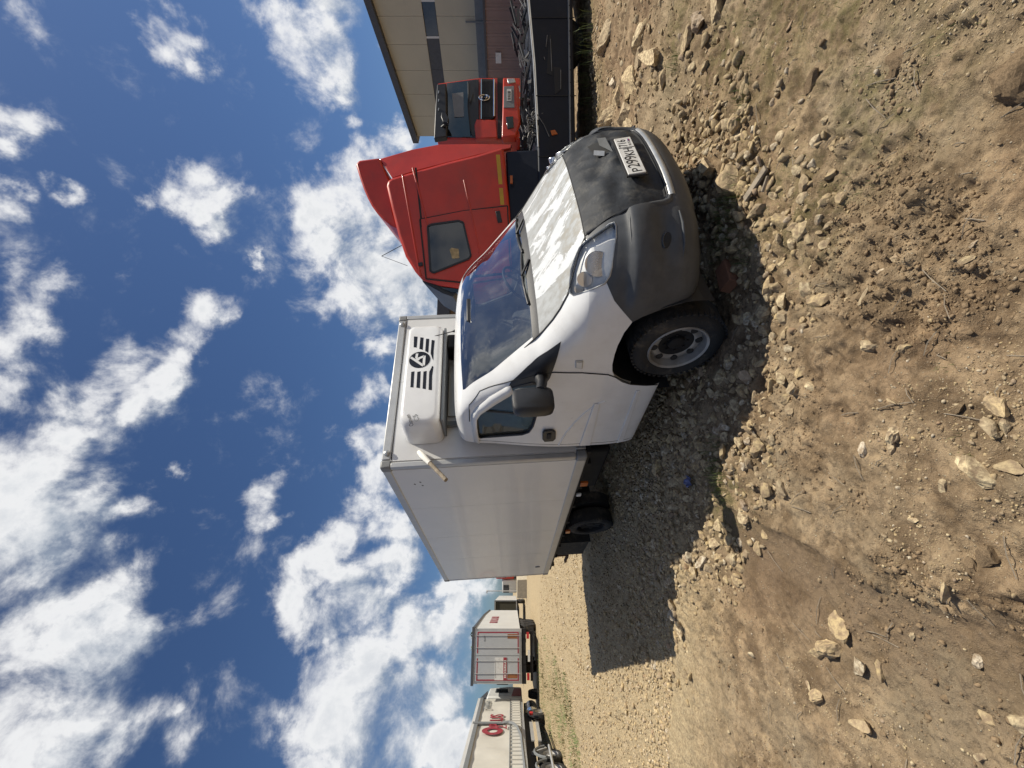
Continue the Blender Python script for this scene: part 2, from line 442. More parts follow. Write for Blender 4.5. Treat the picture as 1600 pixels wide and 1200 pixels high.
def ring(c, right, up, a1, b1, a0, b0, n=28):
    r = Vector(right).normalized(); u = Vector(up).normalized(); c = Vector(c); vs = []
    for k in range(n):
        t = 2 * math.pi * k / n
        vs += [c + r * a1 * math.cos(t) + u * b1 * math.sin(t), c + r * a0 * math.cos(t) + u * b0 * math.sin(t)]
    return vs, [(2 * k, 2 * ((k + 1) % n), 2 * ((k + 1) % n) + 1, 2 * k + 1) for k in range(n)]


def bars(name, origin, right, up, width, height, n, m, parent, off):
    """print too small to read in the photograph: a row of letter sized marks"""
    rg = random.Random(n); r = Vector(right).normalized(); u = Vector(up).normalized(); o = Vector(origin); mb = MB(); w = width / n
    for i in range(n):
        x = i * w; h = height * rg.choice((1, 1, .8)); k = w * rg.uniform(.45, .75)
        mb.add([o + r * x, o + r * (x + k), o + r * (x + k) + u * h, o + r * x + u * h], [(0, 1, 2, 3)])
        if rg.random() < .5: mb.add([o + r * x, o + r * (x + w * .9), o + r * (x + w * .9) + u * h * .25, o + r * x + u * h * .25], [(0, 1, 2, 3)])
    return mb.build(name, m, parent, off)


# numpy value noise for relief
_perm = rng.random((256, 256))


def vnoise(x, y, s):
    x = x / s + 57.3; y = y / s + 31.7
    xi = np.floor(x).astype(int); yi = np.floor(y).astype(int); fx = x - xi; fy = y - yi
    fx = fx * fx * fx * (fx * (fx * 6 - 15) + 10); fy = fy * fy * fy * (fy * (fy * 6 - 15) + 10)
    g_ = lambda i, j: _perm[i & 255, j & 255]
    return (g_(xi, yi) * (1 - fx) + g_(xi + 1, yi) * fx) * (1 - fy) + (g_(xi, yi + 1) * (1 - fx) + g_(xi + 1, yi + 1) * fx) * fy - .5


def sstep(a, b, x):
    t = np.clip((x - a) / (b - a), 0, 1); return t * t * (3 - 2 * t)


# ------------------------------------------------------------------ the lie of the land
CTRL = np.array([(.3, 3.1, 0), (-2.2, 6.5, 0), (0, 1.3, .0), (-1.2, 1.4, -.02), (1.4, 1.4, .03), (-2.6, 4.1, 0), (-5.7, 8.3, 0), (-4, 3, -.02), (1.9, 4.1, .10), (-.6, 7.6, .09),
                 (3.9, 5.2, .20), (3.2, 3.9, .14), (5.2, 6.2, .28), (7.0, 7.2, .30), (9.5, 7.4, .34), (4.6, 7.4, .10), (7, 9.5, .10), (11, 12, .5), (9, 15, .85), (14, 20, .9), (3, 12, .2), (2, 20, .1),
                 (-14, 22, .12), (-16, 23.5, .12), (-13.4, 15.5, -.42), (-11.5, 11.5, -.45), (-15.2, 19, -.25), (-9, 13, -.25), (-20, 34, 0), (-7, 14, -.05), (-3, 14, 0), (-22, 45, 0), (-30, 60, 0), (-8, 6, -.15), (0, 40, 0),
                 (25, 30, .9), (30, 60, .6), (6, 2, .15), (-6, 1.5, -.08), (0, -3, 0), (10, 3, .25), (-25, 15, -.4)])


def land(x, y):
    sh = x.shape; x = x.ravel(); y = y.ravel(); num = np.zeros_like(x); den = np.zeros_like(x) + 1e-12
    for cx, cy, cz in CTRL:
        sc_ = .35 + .10 * math.hypot(cx, cy)
        w = 1.0 / ((((x - cx) ** 2 + (y - cy) ** 2) / sc_ ** 2 + .35) ** 1.6) / 1.0
        num += w * cz; den += w
    far = sstep(60, 120, np.hypot(x, y))
    return (num / den * (1 - far)).reshape(sh)


def seg_dist(x, y, pts):
    d = np.full(np.shape(x), 1e9); side = np.zeros(np.shape(x))
    for (ax, ay), (bx, by) in zip(pts[:-1], pts[1:]):
        vx, vy = bx - ax, by - ay; t = np.clip(((x - ax) * vx + (y - ay) * vy) / (vx * vx + vy * vy), 0, 1)
        dx = x - ax - t * vx; dy = y - ay - t * vy; dd = np.hypot(dx, dy)
        m = dd < d; d = np.where(m, dd, d); side = np.where(m, np.sign(vx * dy - vy * dx), side)
    return d, side


TRACK = [(-.95, 3.7), (-.88, 3.2), (-.86, 2.5), (-.83, 1.95), (-.76, 1.55), (-.66, 1.25), (-.5, .8)]
BAND = [(2.1, 1.95), (.75, 2.95), (-.2, 3.25), (-1.4, 4.3), (-2.9, 5.6), (-4.4, 7.6)]     # axis of the rubble band beside the van


def masks(x, y):
    d, s = seg_dist(x, y, TRACK)
    lane = (s > 0) if TRACKLEFT else (s < 0)
    d = d + vnoise(x, y, .35) * .10 + vnoise(x, y, .1) * .03
    track = np.where(lane, (1 - sstep(.22, .70, d)) * sstep(-.02, .07, d), 0) * sstep(4.2, 3.0, y)
    lip = np.exp(-(d / .05) ** 2) * sstep(3.6, 2.8, y)
    bd, _ = seg_dist(x, y, BAND)
    rub = 1 - sstep(.35, .95, bd + vnoise(x, y, .45) * .5)
    return track, lip, rub


# which side of the polyline is the wheel lane (its left, -x)
_d, _s = seg_dist(np.array([-1.2]), np.array([2.0]), TRACK); TRACKLEFT = bool(_s[0] > 0)


def relief(x, y, fine=True):
    track, lip, rub = masks(x, y)
    r = np.hypot(x, y)
    z = land(x, y)
    near = 1 - sstep(14, 30, r)
    z = z + near * (vnoise(x, y, 1.3) * .05 + vnoise(x, y, .55) * .035)
    rough = .50 + 1.1 * sstep(-.12, .22, vnoise(x + 9, y, .75)) * sstep(-.25, .1, vnoise(x, y + 5, .33))
    rough = rough * (1 - .75 * track) + .3 * rub
    if fine:
        b1 = vnoise(x, y, .16); b2 = vnoise(x + 3, y, .075); b3 = vnoise(x, y + 7, .036); b4 = vnoise(x + 1, y + 2, .018)
        ridge = .5 - np.abs(vnoise(x + 20, y + 4, .11)) * 2
        z = z + near * rough * (b1 * .026 + b2 * .026 + b3 * .019 + b4 * .011 + ridge * .012) + near * (b2 * .004 + b3 * .006 + b4 * .005)
    z = z - track * .024 + lip * .014 * (.35 + 1.6 * np.clip(vnoise(x, y, .22) + .35, 0, 1))
    return z


def gz(x, y):
    return float(relief(np.array([float(x)]), np.array([float(y)]))[0])


def ground_pt(dx, dy, z=0.0):
    """where the sight line through (dx, dy) meets the ground"""
    r = ray(dx, dy); t = -(CAMZ - z) / r.z
    for _ in range(12):
        t = -(CAMZ - float(land(np.array([r.x * t]), np.array([t]))[0])) / r.z
    return r.x * t, t


# ground sheet: rows and columns get wider with distance, one mesh to the horizon
s1 = np.linspace(-1.02, 1.02, 760)
S = np.concatenate([[-14, -7, -4, -2.6, -1.9, -1.5, -1.25, -1.1], s1, [1.1, 1.25, 1.5, 1.9, 2.6, 4, 7, 14]])
inv = np.linspace(1 / .95, 1 / 9.0, 640)
ys = np.concatenate([[-1.3, -.9, -.5, -.1, .2, .4, .55, .68, .78, .86], 1 / inv, 9.0 * 1.045 ** np.arange(1, 100)])
ys = ys[ys < 900]
XX = (ys[:, None] + 1.6) * S[None, :]; YY = np.repeat(ys[:, None], len(S), 1)
ZZ = relief(XX, YY)
# behind the camera
XX = np.vstack([S[None, :] * 40, XX]); YY = np.vstack([np.full((1, len(S)), -60.0), YY]); ZZ = np.vstack([np.zeros((1, len(S))), ZZ])
nr, nc = XX.shape
me = bpy.data.meshes.new('ground'); me.vertices.add(nr * nc)
me.vertices.foreach_set('co', np.stack([XX, YY, ZZ], -1).astype(np.float32).ravel())
i0 = (np.arange(nr - 1)[:, None] * nc + np.arange(nc - 1)[None, :]).ravel()
quads = np.stack([i0, i0 + 1, i0 + nc + 1, i0 + nc], 1).astype(np.int32)
me.loops.add(quads.size); me.loops.foreach_set('vertex_index', quads.ravel())
me.polygons.add(len(quads)); me.polygons.foreach_set('loop_start', np.arange(0, quads.size, 4, dtype=np.int32))
me.polygons.foreach_set('use_smooth', np.ones(len(quads), bool)); me.update(); me.validate()
tr_, lp_, rb_ = masks(XX, YY)
GREEN = [(1.15, 2.55, .5), (1.0, 2.75, .35), (-.75, 3.0, .35), (-.95, 3.15, .3), (2.3, 2.9, .5), (1.9, 2.35, .5), (.9, 2.2, .4), (3.0, 3.6, .5), (4.6, 6.6, .7), (6.5, 7.0, .8), (1.75, 1.95, .45), (1.2, 1.75, .4), (-14, 18.5, 2.6), (-16, 21.5, 2.5), (-11, 13.5, 1.5), (-12.5, 16.5, 1.6)]
gm = np.zeros_like(XX)
for gx, gy, gr in GREEN:
    gm = np.maximum(gm, np.exp(-((XX - gx) ** 2 + (YY - gy) ** 2) / (gr * .75) ** 2))
pale = sstep(-.2, -2.2, XX - .12 * YY) * sstep(2.6, 4.2, YY)
for nm, arr in (('track', tr_), ('rubble', rb_), ('green', gm), ('pale', pale)):
    a_ = me.attributes.new(nm, 'FLOAT', 'POINT'); a_.data.foreach_set('value', arr.astype(np.float32).ravel())

gmat = bpy.data.materials.new('dirt'); gmat.use_nodes = True
N = NT(gmat.node_tree); b = gmat.node_tree.nodes['Principled BSDF']
pos = N.a('ShaderNodeNewGeometry').outputs['Position']
A = lambda n_: N.a('ShaderNodeAttribute', attribute_name=n_).outputs['Fac']
n_big = N.noise(pos, .9, 5, .6).outputs['Fac']; n_mid = N.noise(pos, 5.5, 7, .66, .2).outputs['Fac']; n_fine = N.noise(pos, 46, 6, .7).outputs['Fac']; n_gr = N.noise(pos, 210, 3, .6).outputs['Fac']
c = N.mix(N.ramp(n_mid, .36, .66), (.165, .115, .068), (.385, .285, .176))
c = N.mix(N.m('MULTIPLY', N.ramp(n_big, .47, .62), .72), c, N.mix(N.ramp(n_mid, .4, .62), (.135, .088, .052), (.29, .195, .115)))
c = N.mix(N.m('MULTIPLY', N.ramp(n_big, .50, .34), .5), c, (.33, .27, .18))
c = N.mix(N.m('MULTIPLY', N.ramp(n_fine, .52, .30), .55), c, (.085, .062, .042))
c = N.mix(N.m('MULTIPLY', N.ramp(n_gr, .60, .72), .6), c, (.44, .38, .28))
c = N.mix(N.m('MULTIPLY', A('pale'), .70), c, N.mix(N.ramp(n_fine, .35, .68), (.30, .235, .14), (.60, .49, .31)))
c = N.mix(N.m('MULTIPLY', A('track'), N.m('MULTIPLY', N.ramp(n_mid, .38, .56), .62)), c, (.135, .094, .062))
vor = N.a('ShaderNodeTexVoronoi', {'Vector': pos, 'Scale': 62.0}, feature='F1')
sp = N.m('MULTIPLY', N.ramp(vor.outputs['Distance'], .28, .16), N.ramp(n_mid, .48, .60))
sep_ = N.a('ShaderNodeSeparateColor', {0: vor.outputs['Color']})
sp = N.m('MULTIPLY', sp, N.ramp(sep_.outputs[0], .62, .70))
c = N.mix(N.m('MULTIPLY', sp, .8), c, (.52, .46, .34))
gn = N.m('MULTIPLY', A('green'), N.ramp(N.noise(pos, 9, 6, .7).outputs['Fac'], .40, .62))
c = N.mix(N.m('MULTIPLY', gn, .55), c, N.mix(n_fine, (.075, .080, .022), (.155, .145, .055)))
N.l.new(c, b.inputs['Base Color']); b.inputs['Roughness'].default_value = .95; b.inputs['Specular IOR Level'].default_value = .15
hgt = N.m('ADD', N.m('MULTIPLY', n_fine, .55), N.m('ADD', N.m('MULTIPLY', n_gr, .22), N.m('MULTIPLY', sp, .35)))
bn = N.a('ShaderNodeBump', {'Height': hgt, 'Strength': 1.0, 'Distance': .026}); N.l.new(bn.outputs[0], b.inputs['Normal'])
tag(link('ground', me, gmat), kind='structure')

# ------------------------------------------------------------------ warehouse, fence, far sheds
W0 = Vector((19.05, 21.0, 0)); WD = Vector((-.52, .86, 0)).normalized(); WN = Vector((-WD.y, WD.x, 0))   # right end in view, direction along the wall, into the building
if WN.y < 0: WN = -WN


def onwall(dx, dy, P0=W0, D=WD, lift=0.0):
    n = Vector((D.y, -D.x, 0)); r = ray(dx, dy); o = Vector((0, 0, CAMZ)); P0 = P0 - n * 0
    t = (P0 - o).dot(n) / r.dot(n); return o + r * t


def wl(t, z, d=0.0):
    return W0 + WD * t + WN * d + Vector((0, 0, z))


pA = onwall(582, 0); pB = onwall(653, 213)
tB = (pB - W0).dot(WD); zA = pA.z; zB = pB.z
slope = (zB - zA) / (tB - (pA - W0).dot(WD)); t0 = -9.0
ztop = lambda t: zA + slope * t
wh = empty('warehouse', (W0.x, W0.y, .6), label='large beige warehouse with a ribbon of dark windows and a sloping dark roof edge', cat='building')
off = wh.location
zr1 = onwall(657.5, 0).z; zr0 = onwall(679, 0).z; zf1 = onwall(741, 0).z; zf0 = onwall(758.7, 0).z
MB().prism([wl(t0, zf1, .04), wl(tB, zf1, .04), wl(tB, zr0, .04), wl(t0, zr0, .04)], WN * 8).build('lower_wall', 'beige_wall', wh, off)
MB().prism([wl(t0, zr1, .04), wl(tB, zr1, .04), wl(tB, ztop(tB), .04), wl(t0, ztop(t0), .04)], WN * 8).build('upper_wall', 'beige_wall', wh, off)
nP = int((tB - t0) / 1.15); dP = (tB - t0) / nP
for i in range(nP):
    a_, b_ = t0 + i * dP + .006, t0 + (i + 1) * dP - .006
    MB().prism([wl(a_, zf1), wl(b_, zf1), wl(b_, zr0), wl(a_, zr0)], WN * .037).build('wall_panel', 'beige_wall', wh, off)
    MB().prism([wl(a_, zr1), wl(b_, zr1), wl(b_, ztop(b_) - .002), wl(a_, ztop(a_) - .002)], WN * .037).build('wall_panel', 'beige_wall', wh, off)
MB().prism([wl(t0, zr0, .12), wl(tB, zr0, .12), wl(tB, zr1, .12), wl(t0, zr1, .12)], WN * 7.8).build('window_recess', 'roof_trim', wh, off)
MB().prism([wl(t0 - .5, ztop(t0 - .5), -.35), wl(tB + .25, ztop(tB + .25), -.35), wl(tB + .25, ztop(tB + .25) + .34, -.35), wl(t0 - .5, ztop(t0 - .5) + .34, -.35)], WN * 8.7).build('roof', 'roof_trim', wh, off)
MB().prism([wl(t0, zf0, -.06), wl(tB, zf0, -.06), wl(tB, zf1 - .003, -.06), wl(t0, zf1 - .003, -.06)], WN * 8).build('grey_band', 'fascia', wh, off)
MB().prism([wl(t0, .4), wl(tB, .4), wl(tB, zf0 - .003), wl(t0, zf0 - .003)], WN * 7.9).build('base_wall', 'brown_sheet', wh, off)
t = t0
step = 1.5
k = 0
while t + step < tB:
    if t + step < 3.0:
        w_ = MB().prism([wl(t + .03, zr0 + .03, .06), wl(t + step - .03, zr0 + .03, .06), wl(t + step - .03, zr1 - .03, .06), wl(t + .03, zr1 - .03, .06)], WN * .04).build('window', 'strip_window', wh, off)
        MB().prism([wl(t + step - .045, zr0, .02), wl(t + step + .045, zr0, .02), wl(t + step + .045, zr1, .02), wl(t + step - .045, zr1, .02)], WN * .1).build('window_frame', 'trailer_white', w_, off)
    else:
        MB().prism([wl(t, zr0, .05), wl(t + step - .01, zr0, .05), wl(t + step - .01, zr1, .05), wl(t, zr1, .05)], WN * .06).build('dark_panel', 'roof_trim', wh, off)
    t += step
MB().bar(wl(.8, zf1 - .5, -.1), wl(.8, zf1 + .5, -.1), .06).build('drain_stub', 'fascia', wh, off)
# corrugated fence in front of it
FT = tB - 1.0
fe = empty('sheet_fence', tuple(wl(0, .6, -2.0)), label='low pinkish brown ribbed metal fence along the foot of the warehouse', cat='fence')
off = fe.location
fz1 = onwall(760, 60, wl(0, 0, -2.0)).z; fz0 = .55
t = t0; prev = None
while t < FT:
    p = MB()
    prof_ = [(0, 0), (.11, 0), (.14, -.035), (.22, -.035), (.25, 0)]
    pts = [(t + a_, -2.0 + d_) for a_, d_ in prof_] + [(t + .49, -2.0)]
    if t > 5.2: break
    vs = []; fs = []
    for (a_, d_) in pts: vs += [wl(a_, fz0, d_), wl(a_, fz1, d_)]
    n_ = len(pts)
    for (a_, d_) in pts: vs += [wl(a_, fz0, d_ + .02), wl(a_, fz1, d_ + .02)]
    for i in range(n_ - 1):
        fs += [(2 * i, 2 * i + 2, 2 * i + 3, 2 * i + 1), (2 * (n_ + i), 2 * (n_ + i) + 1, 2 * (n_ + i) + 3, 2 * (n_ + i) + 2), (2 * i + 1, 2 * i + 3, 2 * (n_ + i) + 3, 2 * (n_ + i) + 1)]
    p.add(vs, fs).build('sheet', 'pink_sheet', fe, off, recalc=False)
    t += .5
MB().prism([wl(t0, fz1, -2.08), wl(t, fz1, -2.08), wl(t, fz1 + .10, -2.08), wl(t0, fz1 + .10, -2.08)], WN * .15).build('top_rail', 'roof_trim', fe, off)
nb = onwall(783, 82, wl(0, 0, -2.06)); MB().prism([nb, nb + WD * .45, nb + WD * .45 + Vector((0, 0, .28)), nb + Vector((0, 0, .28))], -WN * .04).build('notice_board', 'plate_white', fe, off)

# small brown shed seen between the red cab and the white van
sh = empty('brown_shed', (2.6, 14.0, .2), label='small brown shed with a dark hipped roof edge behind the white van', cat='shed'); off = sh.location
q = [at(690, 455, 14), at(690, 545, 14)]
MB().box((.9, 14, .2), (3.4, 17, 3.60)).build('wall', 'brown_sheet', sh, off)
MB().prism([(.6, 13.7, 3.60), (3.7, 13.7, 3.60), (3.7, 13.7, 3.95), (1.9, 13.7, 4.02), (1.3, 13.7, 3.95)], (0, 3.6, 0)).build('roof', 'roof_trim', sh, off)
MB().tube([(1.2, 13.4, 3.25), (3.4, 13.4, 3.22)], .055).build('gutter_pipe', 'gold', sh, off)

# ------------------------------------------------------------------ pale trailers on the left
TD = Vector((-.41, .91, 0)).normalized(); TN = Vector((TD.y, -TD.x, 0))      # along the trailers (away from us), and to their right side


def wheel_parts(parent, c, ax, R, w, off, hub='silver_rim'):
    """tyre and rim; ax points outwards"""
    ax = Vector(ax).normalized()
    ty = MB().lathe([(R * .60, 0), (R * .80, .012), (R * .93, .0), (R, -.035), (R, -w + .035), (R * .93, -w), (R * .6, -w)], c, ax, 36, True).build('tyre', 'rubber', parent, off, 40)
    MB().lathe([(.02, -.045), (R * .2, -.045), (R * .24, -.075), (R * .47, -.085), (R * .54, -.03), (R * .60, -.004), (R * .62, -.012), (R * .6, -.05), (R * .1, -.16)], c, ax, 36).build('rim', hub, parent, off, 40)
    return ty


# tilt trailer with the red lettering
Q0 = Vector((-17.25, 23.1, 0))


def qp(t, z, d=0.0):
    """t metres from the front end towards us along the right side, d outwards"""
    return Q0 - TD * t + TN * d + Vector((0, 0, z))


qt = empty('curtain_trailer', tuple(qp(6, -.42, -1.25)), label='cream curtain sided semi trailer with big red O2PLUS lettering and a dark strap', cat='trailer'); off = qt.location
vs = []; fs = []
nseg = 54
for i in range(nseg + 1):
    tt = 13.4 * i / nseg
    for j, z in enumerate(np.linspace(1.62, 3.30, 9)):
        bulge = .018 * math.sin(tt * 5.2) + .02 * math.sin(tt * 1.7 + j * .4)
        vs.append(qp(tt, z, .0 + bulge * math.sin(math.pi * j / 8) + .01))
for i in range(nseg):
    for j in range(8):
        a_ = i * 9 + j; fs.append((a_, a_ + 9, a_ + 10, a_ + 1))
cu = MB().add(vs, fs)
cu.prism([qp(0, 1.02, -.05), qp(13.4, 1.02, -.05), qp(13.4, 3.3, -.05), qp(0, 3.3, -.05)], -TN * 2.42).build('curtain', 'curtain', qt, off, 40)
MB().prism([qp(-.03, 1.0, .0), qp(13.43, 1.0, .0), qp(13.43, 1.14, .0), qp(-.03, 1.14, .0)], -TN * 2.5).build('side_raves', 'aluminium', qt, off)
MB().prism([qp(-.03, 3.28, .05), qp(13.43, 3.28, .05), qp(13.43, 3.42, .05), qp(-.03, 3.42, .05)], -TN * 2.6).build('roof_rail', 'trailer_white', qt, off)
MB().bar(qp(0, 3.2, .06), qp(13.4, 3.2, .06), .05, .16).build('dark_pelmet', 'fascia', qt, off)
MB().bar(qp(0, 1.66, .03), qp(13.4, 1.66, .03), .012, .03).build('hem_line', 'fascia', qt, off)
mb0 = None
for i in range(32):
    tt = .25 + i * .41
    bk = MB(); bk.prism([qp(tt, 1.17, .03), qp(tt + .26, 1.17, .03), qp(tt + .26, 1.56, .03), qp(tt, 1.56, .03)], TN * .02)
    bk.bar(qp(tt + .33, 1.14, .04), qp(tt + .33, 1.62, .04), .03, .05, TN).build('buckle_strap', 'curtain', qt, off)
MB().prism([qp(0.1, 1.15, .008), qp(13.3, 1.15, .008), qp(13.3, 1.60, .008), qp(0.1, 1.60, .008)], TN * .01).build('buckle_strip', 'fascia', qt, off)
MB().bar(qp(4.34, 3.35, .10), qp(4.3, 1.95, .08), .24, .02, TN).build('tie_strap', 'fascia', qt, off)
MB().tube([qp(4.3, 2.0, .09), qp(4.35, 1.7, .12), qp(4.6, 1.5, .13), qp(5.1, 1.32, .14), qp(6.2, 1.18, .14), qp(13, 1.04, .14)], .06, 6).build('loose_strap', 'fascia', qt, off)
MB().add(*ring(qp(5.28, 2.42, .06), TD, (0, 0, 1), .50, .46, .24, .22)).build('lettering', 'red_ink', qt, off)
put_text('lettering', '2', qp(5.10, 1.80, .075), TD, (0, 0, 1), .48, .44, 'red_ink', qt, off)
put_bold('lettering', 'PLUS', qp(4.75, 1.97, .06), TD, (0, 0, 1), 1.78, .64, 'red_ink', qt, off)
bars('small_logo', qp(1.75, 2.72, .06), TD, (0, 0, 1), 1.25, .22, 8, 'fascia', qt, off)
MB().add(*ring(qp(1.95, 2.83, .06), TD, (0, 0, 1), .13, .2, .08, .13)).build('small_logo_ring', 'fascia', qt, off)
for s_ in (.25, 2.0):
    MB().prism([qp(1.6, .62, -s_), qp(12.8, .62, -s_), qp(12.8, 1.0, -s_), qp(1.6, 1.0, -s_)], -TN * .16).build('chassis_rail', 'dark_metal', qt, off)
for z in (.42, .70):
    MB().bar(qp(3.9, z, .0), qp(6.3, z, .0), .04, .14, (0, 0, 1)).build('side_guard', 'aluminium', qt, off)
for tt in (7.4, 8.72, 10.04):
    wh_ = empty('wheel'); wh_.parent = qt
    wheel_parts(wh_, qp(tt, .08, -.06), TN, .5, .36, off)
    MB().tube([qp(tt + .62 * math.cos(a_), .08 + .62 * math.sin(a_), -.02) for a_ in np.linspace(.35, 2.8, 9)], .05, 6).build('mudguard', 'fascia', qt, off)
MB().bar(qp(6.5, .2, -.2), qp(7.0, .75, -.2), .12).build('landing_leg', 'aluminium', qt, off)
MB().tube([qp(6.9, .10, .03), qp(13, .12, .03)], .05, 6).build('axle_guard_rail', 'aluminium', qt, off)
# its tractor
qc = empty('tractor_cab', tuple(qp(-1.5, -.3, -1.25)), label='white tractor unit with a red flash coupled to the cream curtain trailer', cat='lorry'); off = qc.location
MB().prism([qp(-.7, 1.0, -.02), qp(-2.9, 1.0, -.02), qp(-3.0, 1.7, -.02), qp(-2.6, 2.9, -.02), qp(-.7, 3.0, -.02)], -TN * 2.4).build('cab', 'trailer_white', qc, off, bevel=.08)
MB().prism([qp(-1.5, 1.75, 0), qp(-2.5, 1.75, 0), qp(-2.4, 2.5, 0), qp(-1.5, 2.55, 0)], TN * .01).build('side_window', 'dark_glass', qc, off)
MB().prism([qp(-.75, 1.05, 0), qp(-2.4, 1.05, 0), qp(-2.5, 1.45, 0), qp(-.75, 1.6, 0)], TN * .012).build('red_flash', 'red_ink', qc, off)
MB().prism([qp(-2.7, 1.8, .12), qp(-2.95, 1.8, .12), qp(-2.95, 2.5, .12), qp(-2.7, 2.5, .12)], TN * .22).build('mirror', 'black_plastic', qc, off, bevel=.03)
MB().prism([qp(-.8, 3.0, -.1), qp(-2.4, 3.0, -.1), qp(-.8, 3.35, -.1)], -TN * 2.2).build('roof_spoiler', 'roof_trim', qc, off)
MB().lathe([(.30, 0), (.33, .02), (.33, 1.25), (.30, 1.27)], qp(1.5, .55, -.3), TD, 24).build('fuel_tank', 'chrome', qc, off, 40)
for tt in (1.95, -2.2):
    wh_ = empty('wheel'); wh_.parent = qc
    wheel_parts(wh_, qp(tt, .12, -.05), TN, .5, .34, off)
MB().tube([qp(1.95 + .63 * math.cos(a_), .12 + .63 * math.sin(a_), -.15) for a_ in np.linspace(.2, 3.0, 10)], .06, 6).build('mudguard', 'black_plastic', qc, off)
MB().box(tuple(qp(2.62, .55, .02) - Vector((.05, .06, 0))), tuple(qp(2.62, .55, .02) + Vector((.05, .06, .16)))).build('tail_lamp', 'red_lens', qc, off)
MB().bar(qp(-2.6, .75, -1.2), qp(3, .75, -1.2), .9, .25).build('chassis', 'dark_metal', qc, off)

# box trailer seen from behind
B0 = Vector((-16.1, 22.7, 0)); BX = Vector((.91, .41, 0)).normalized(); BY = TD      # left rear corner, along the rear, forwards


def bp(x, y, z):
    return B0 + BX * x + BY * y + Vector((0, 0, z))


bt = empty('box_trailer', tuple(bp(1.27, 6, .1)), label='white box trailer with red edged double rear doors and a red and white sticker', cat='trailer'); off = bt.location


def bpr(name, x0, x1, z0, z1, y0, d, m, parent=None, **kw):
    return MB().prism([bp(x0, y0, z0), bp(x1, y0, z0), bp(x1, y0, z1), bp(x0, y0, z1)], BY * d).build(name, m, parent or bt, off, **kw)


roofp = [(0, 3.72), (13.6, 3.72)]
MB().prism([bp(0, .06, 1.12), bp(0, 13.6, 1.12), bp(0, 13.6, 3.42), bp(0, 9, 3.62), bp(0, .06, 3.68)], BX * 2.55).build('body', 'trailer_white', bt, off)
bpr('roof_frame', -.10, 2.65, 3.66, 3.80, -.05, .16, 'roof_trim')
MB().prism([bp(-.06, .06, 3.66), bp(-.06, 9, 3.62), bp(-.06, 13.6, 3.42), bp(-.06, 13.6, 3.50), bp(-.06, 9, 3.72), bp(-.06, .06, 3.80)], BX * 2.67).build('roof', 'roof_trim', bt, off)
bpr('rear_frame', -.02, 2.57, 1.04, 3.66, .0, .06, 'aluminium')
for k, (x0, x1) in enumerate(((.10, 1.25), (1.30, 2.45))):
    d_ = bpr('door', x0, x1, 1.16, 3.56, -.03, .03, 'shaded_white_door')
    for (a0, a1, c0, c1) in ((x0 + .03, x0 + .09, 1.2, 3.5), (x1 - .09, x1 - .03, 1.2, 3.5), (x0 + .09, x1 - .09, 3.44, 3.5), (x0 + .09, x1 - .09, 1.2, 1.26)):
        if (k == 0 and a1 > 1.15 and c1 - c0 > 1) or (k == 1 and a0 < 1.4 and c1 - c0 > 1): continue
        bpr('reflective_tape', a0, a1, c0, c1, -.036, .006, 'red_ink', d_)
    mx = x0 + .14 if k == 0 else x1 - .36
    bpr('warning_board', mx, mx + .22, 1.28, 1.82, -.038, .008, 'board', d_)
    for hx in (x0 + .35, x1 - .22):
        MB().tube([bp(hx, -.05, 1.1), bp(hx, -.05, 3.6)], .016, 6).build('lock_bar', 'aluminium', d_, off)
st = bpr('sticker', .16, 1.2, 1.86, 2.52, -.04, .006, 'plate_white')
bpr('sticker_band', .16, 1.2, 1.86, 2.04, -.046, .005, 'red_ink', st)
bars('sticker_text', bp(.26, -.048, 1.90), BX, (0, 0, 1), .84, .10, 11, 'plate_white', st, off)
bars('sticker_line', bp(.26, -.043, 2.45), BX, (0, 0, 1), .84, .03, 22, 'fascia', st, off)
bars('door_logo', bp(1.95, -.035, 3.05), BX, (0, 0, 1), .32, .08, 6, 'fascia', bt, off)
bars('side_lettering', bp(2.56, 3.2, 2.5), BY, (0, 0, 1), 4.6, .5, 7, 'red_ink', bt, off)
bpr('rear_beam', -.02, 2.57, .80, 1.03, .02, .2, 'dark_metal')
bpr('bumper_bar', .1, 2.45, .42, .56, .1, .12, 'dark_metal')
for x0 in (.15, 2.08):
    bpr('tail_lamp', x0, x0 + .32, .62, .76, -.02, .06, 'red_lens')
pl_ = bpr('number_plate', 1.0, 1.55, .58, .70, -.01, .02, 'plate_white')
for y_ in (3.0, 4.3, 5.6):
    for x_, s_ in ((.03, -1), (2.52, 1)):
        wh_ = empty('wheel'); wh_.parent = bt; wheel_parts(wh_, bp(x_, y_, .58), BX * s_, .5, .36, off, 'dark_metal')
MB().bar(bp(.6, .3, .9), bp(.6, 13, .9), .16, .25).bar(bp(1.95, .3, .9), bp(1.95, 13, .9), .16, .25).build('chassis_rail', 'dark_metal', bt, off)
bpr('mud_flap', .1, .5, .25, .8, 2.3, .02, 'rubber'); bpr('mud_flap', 2.05, 2.45, .25, .8, 2.3, .02, 'rubber')

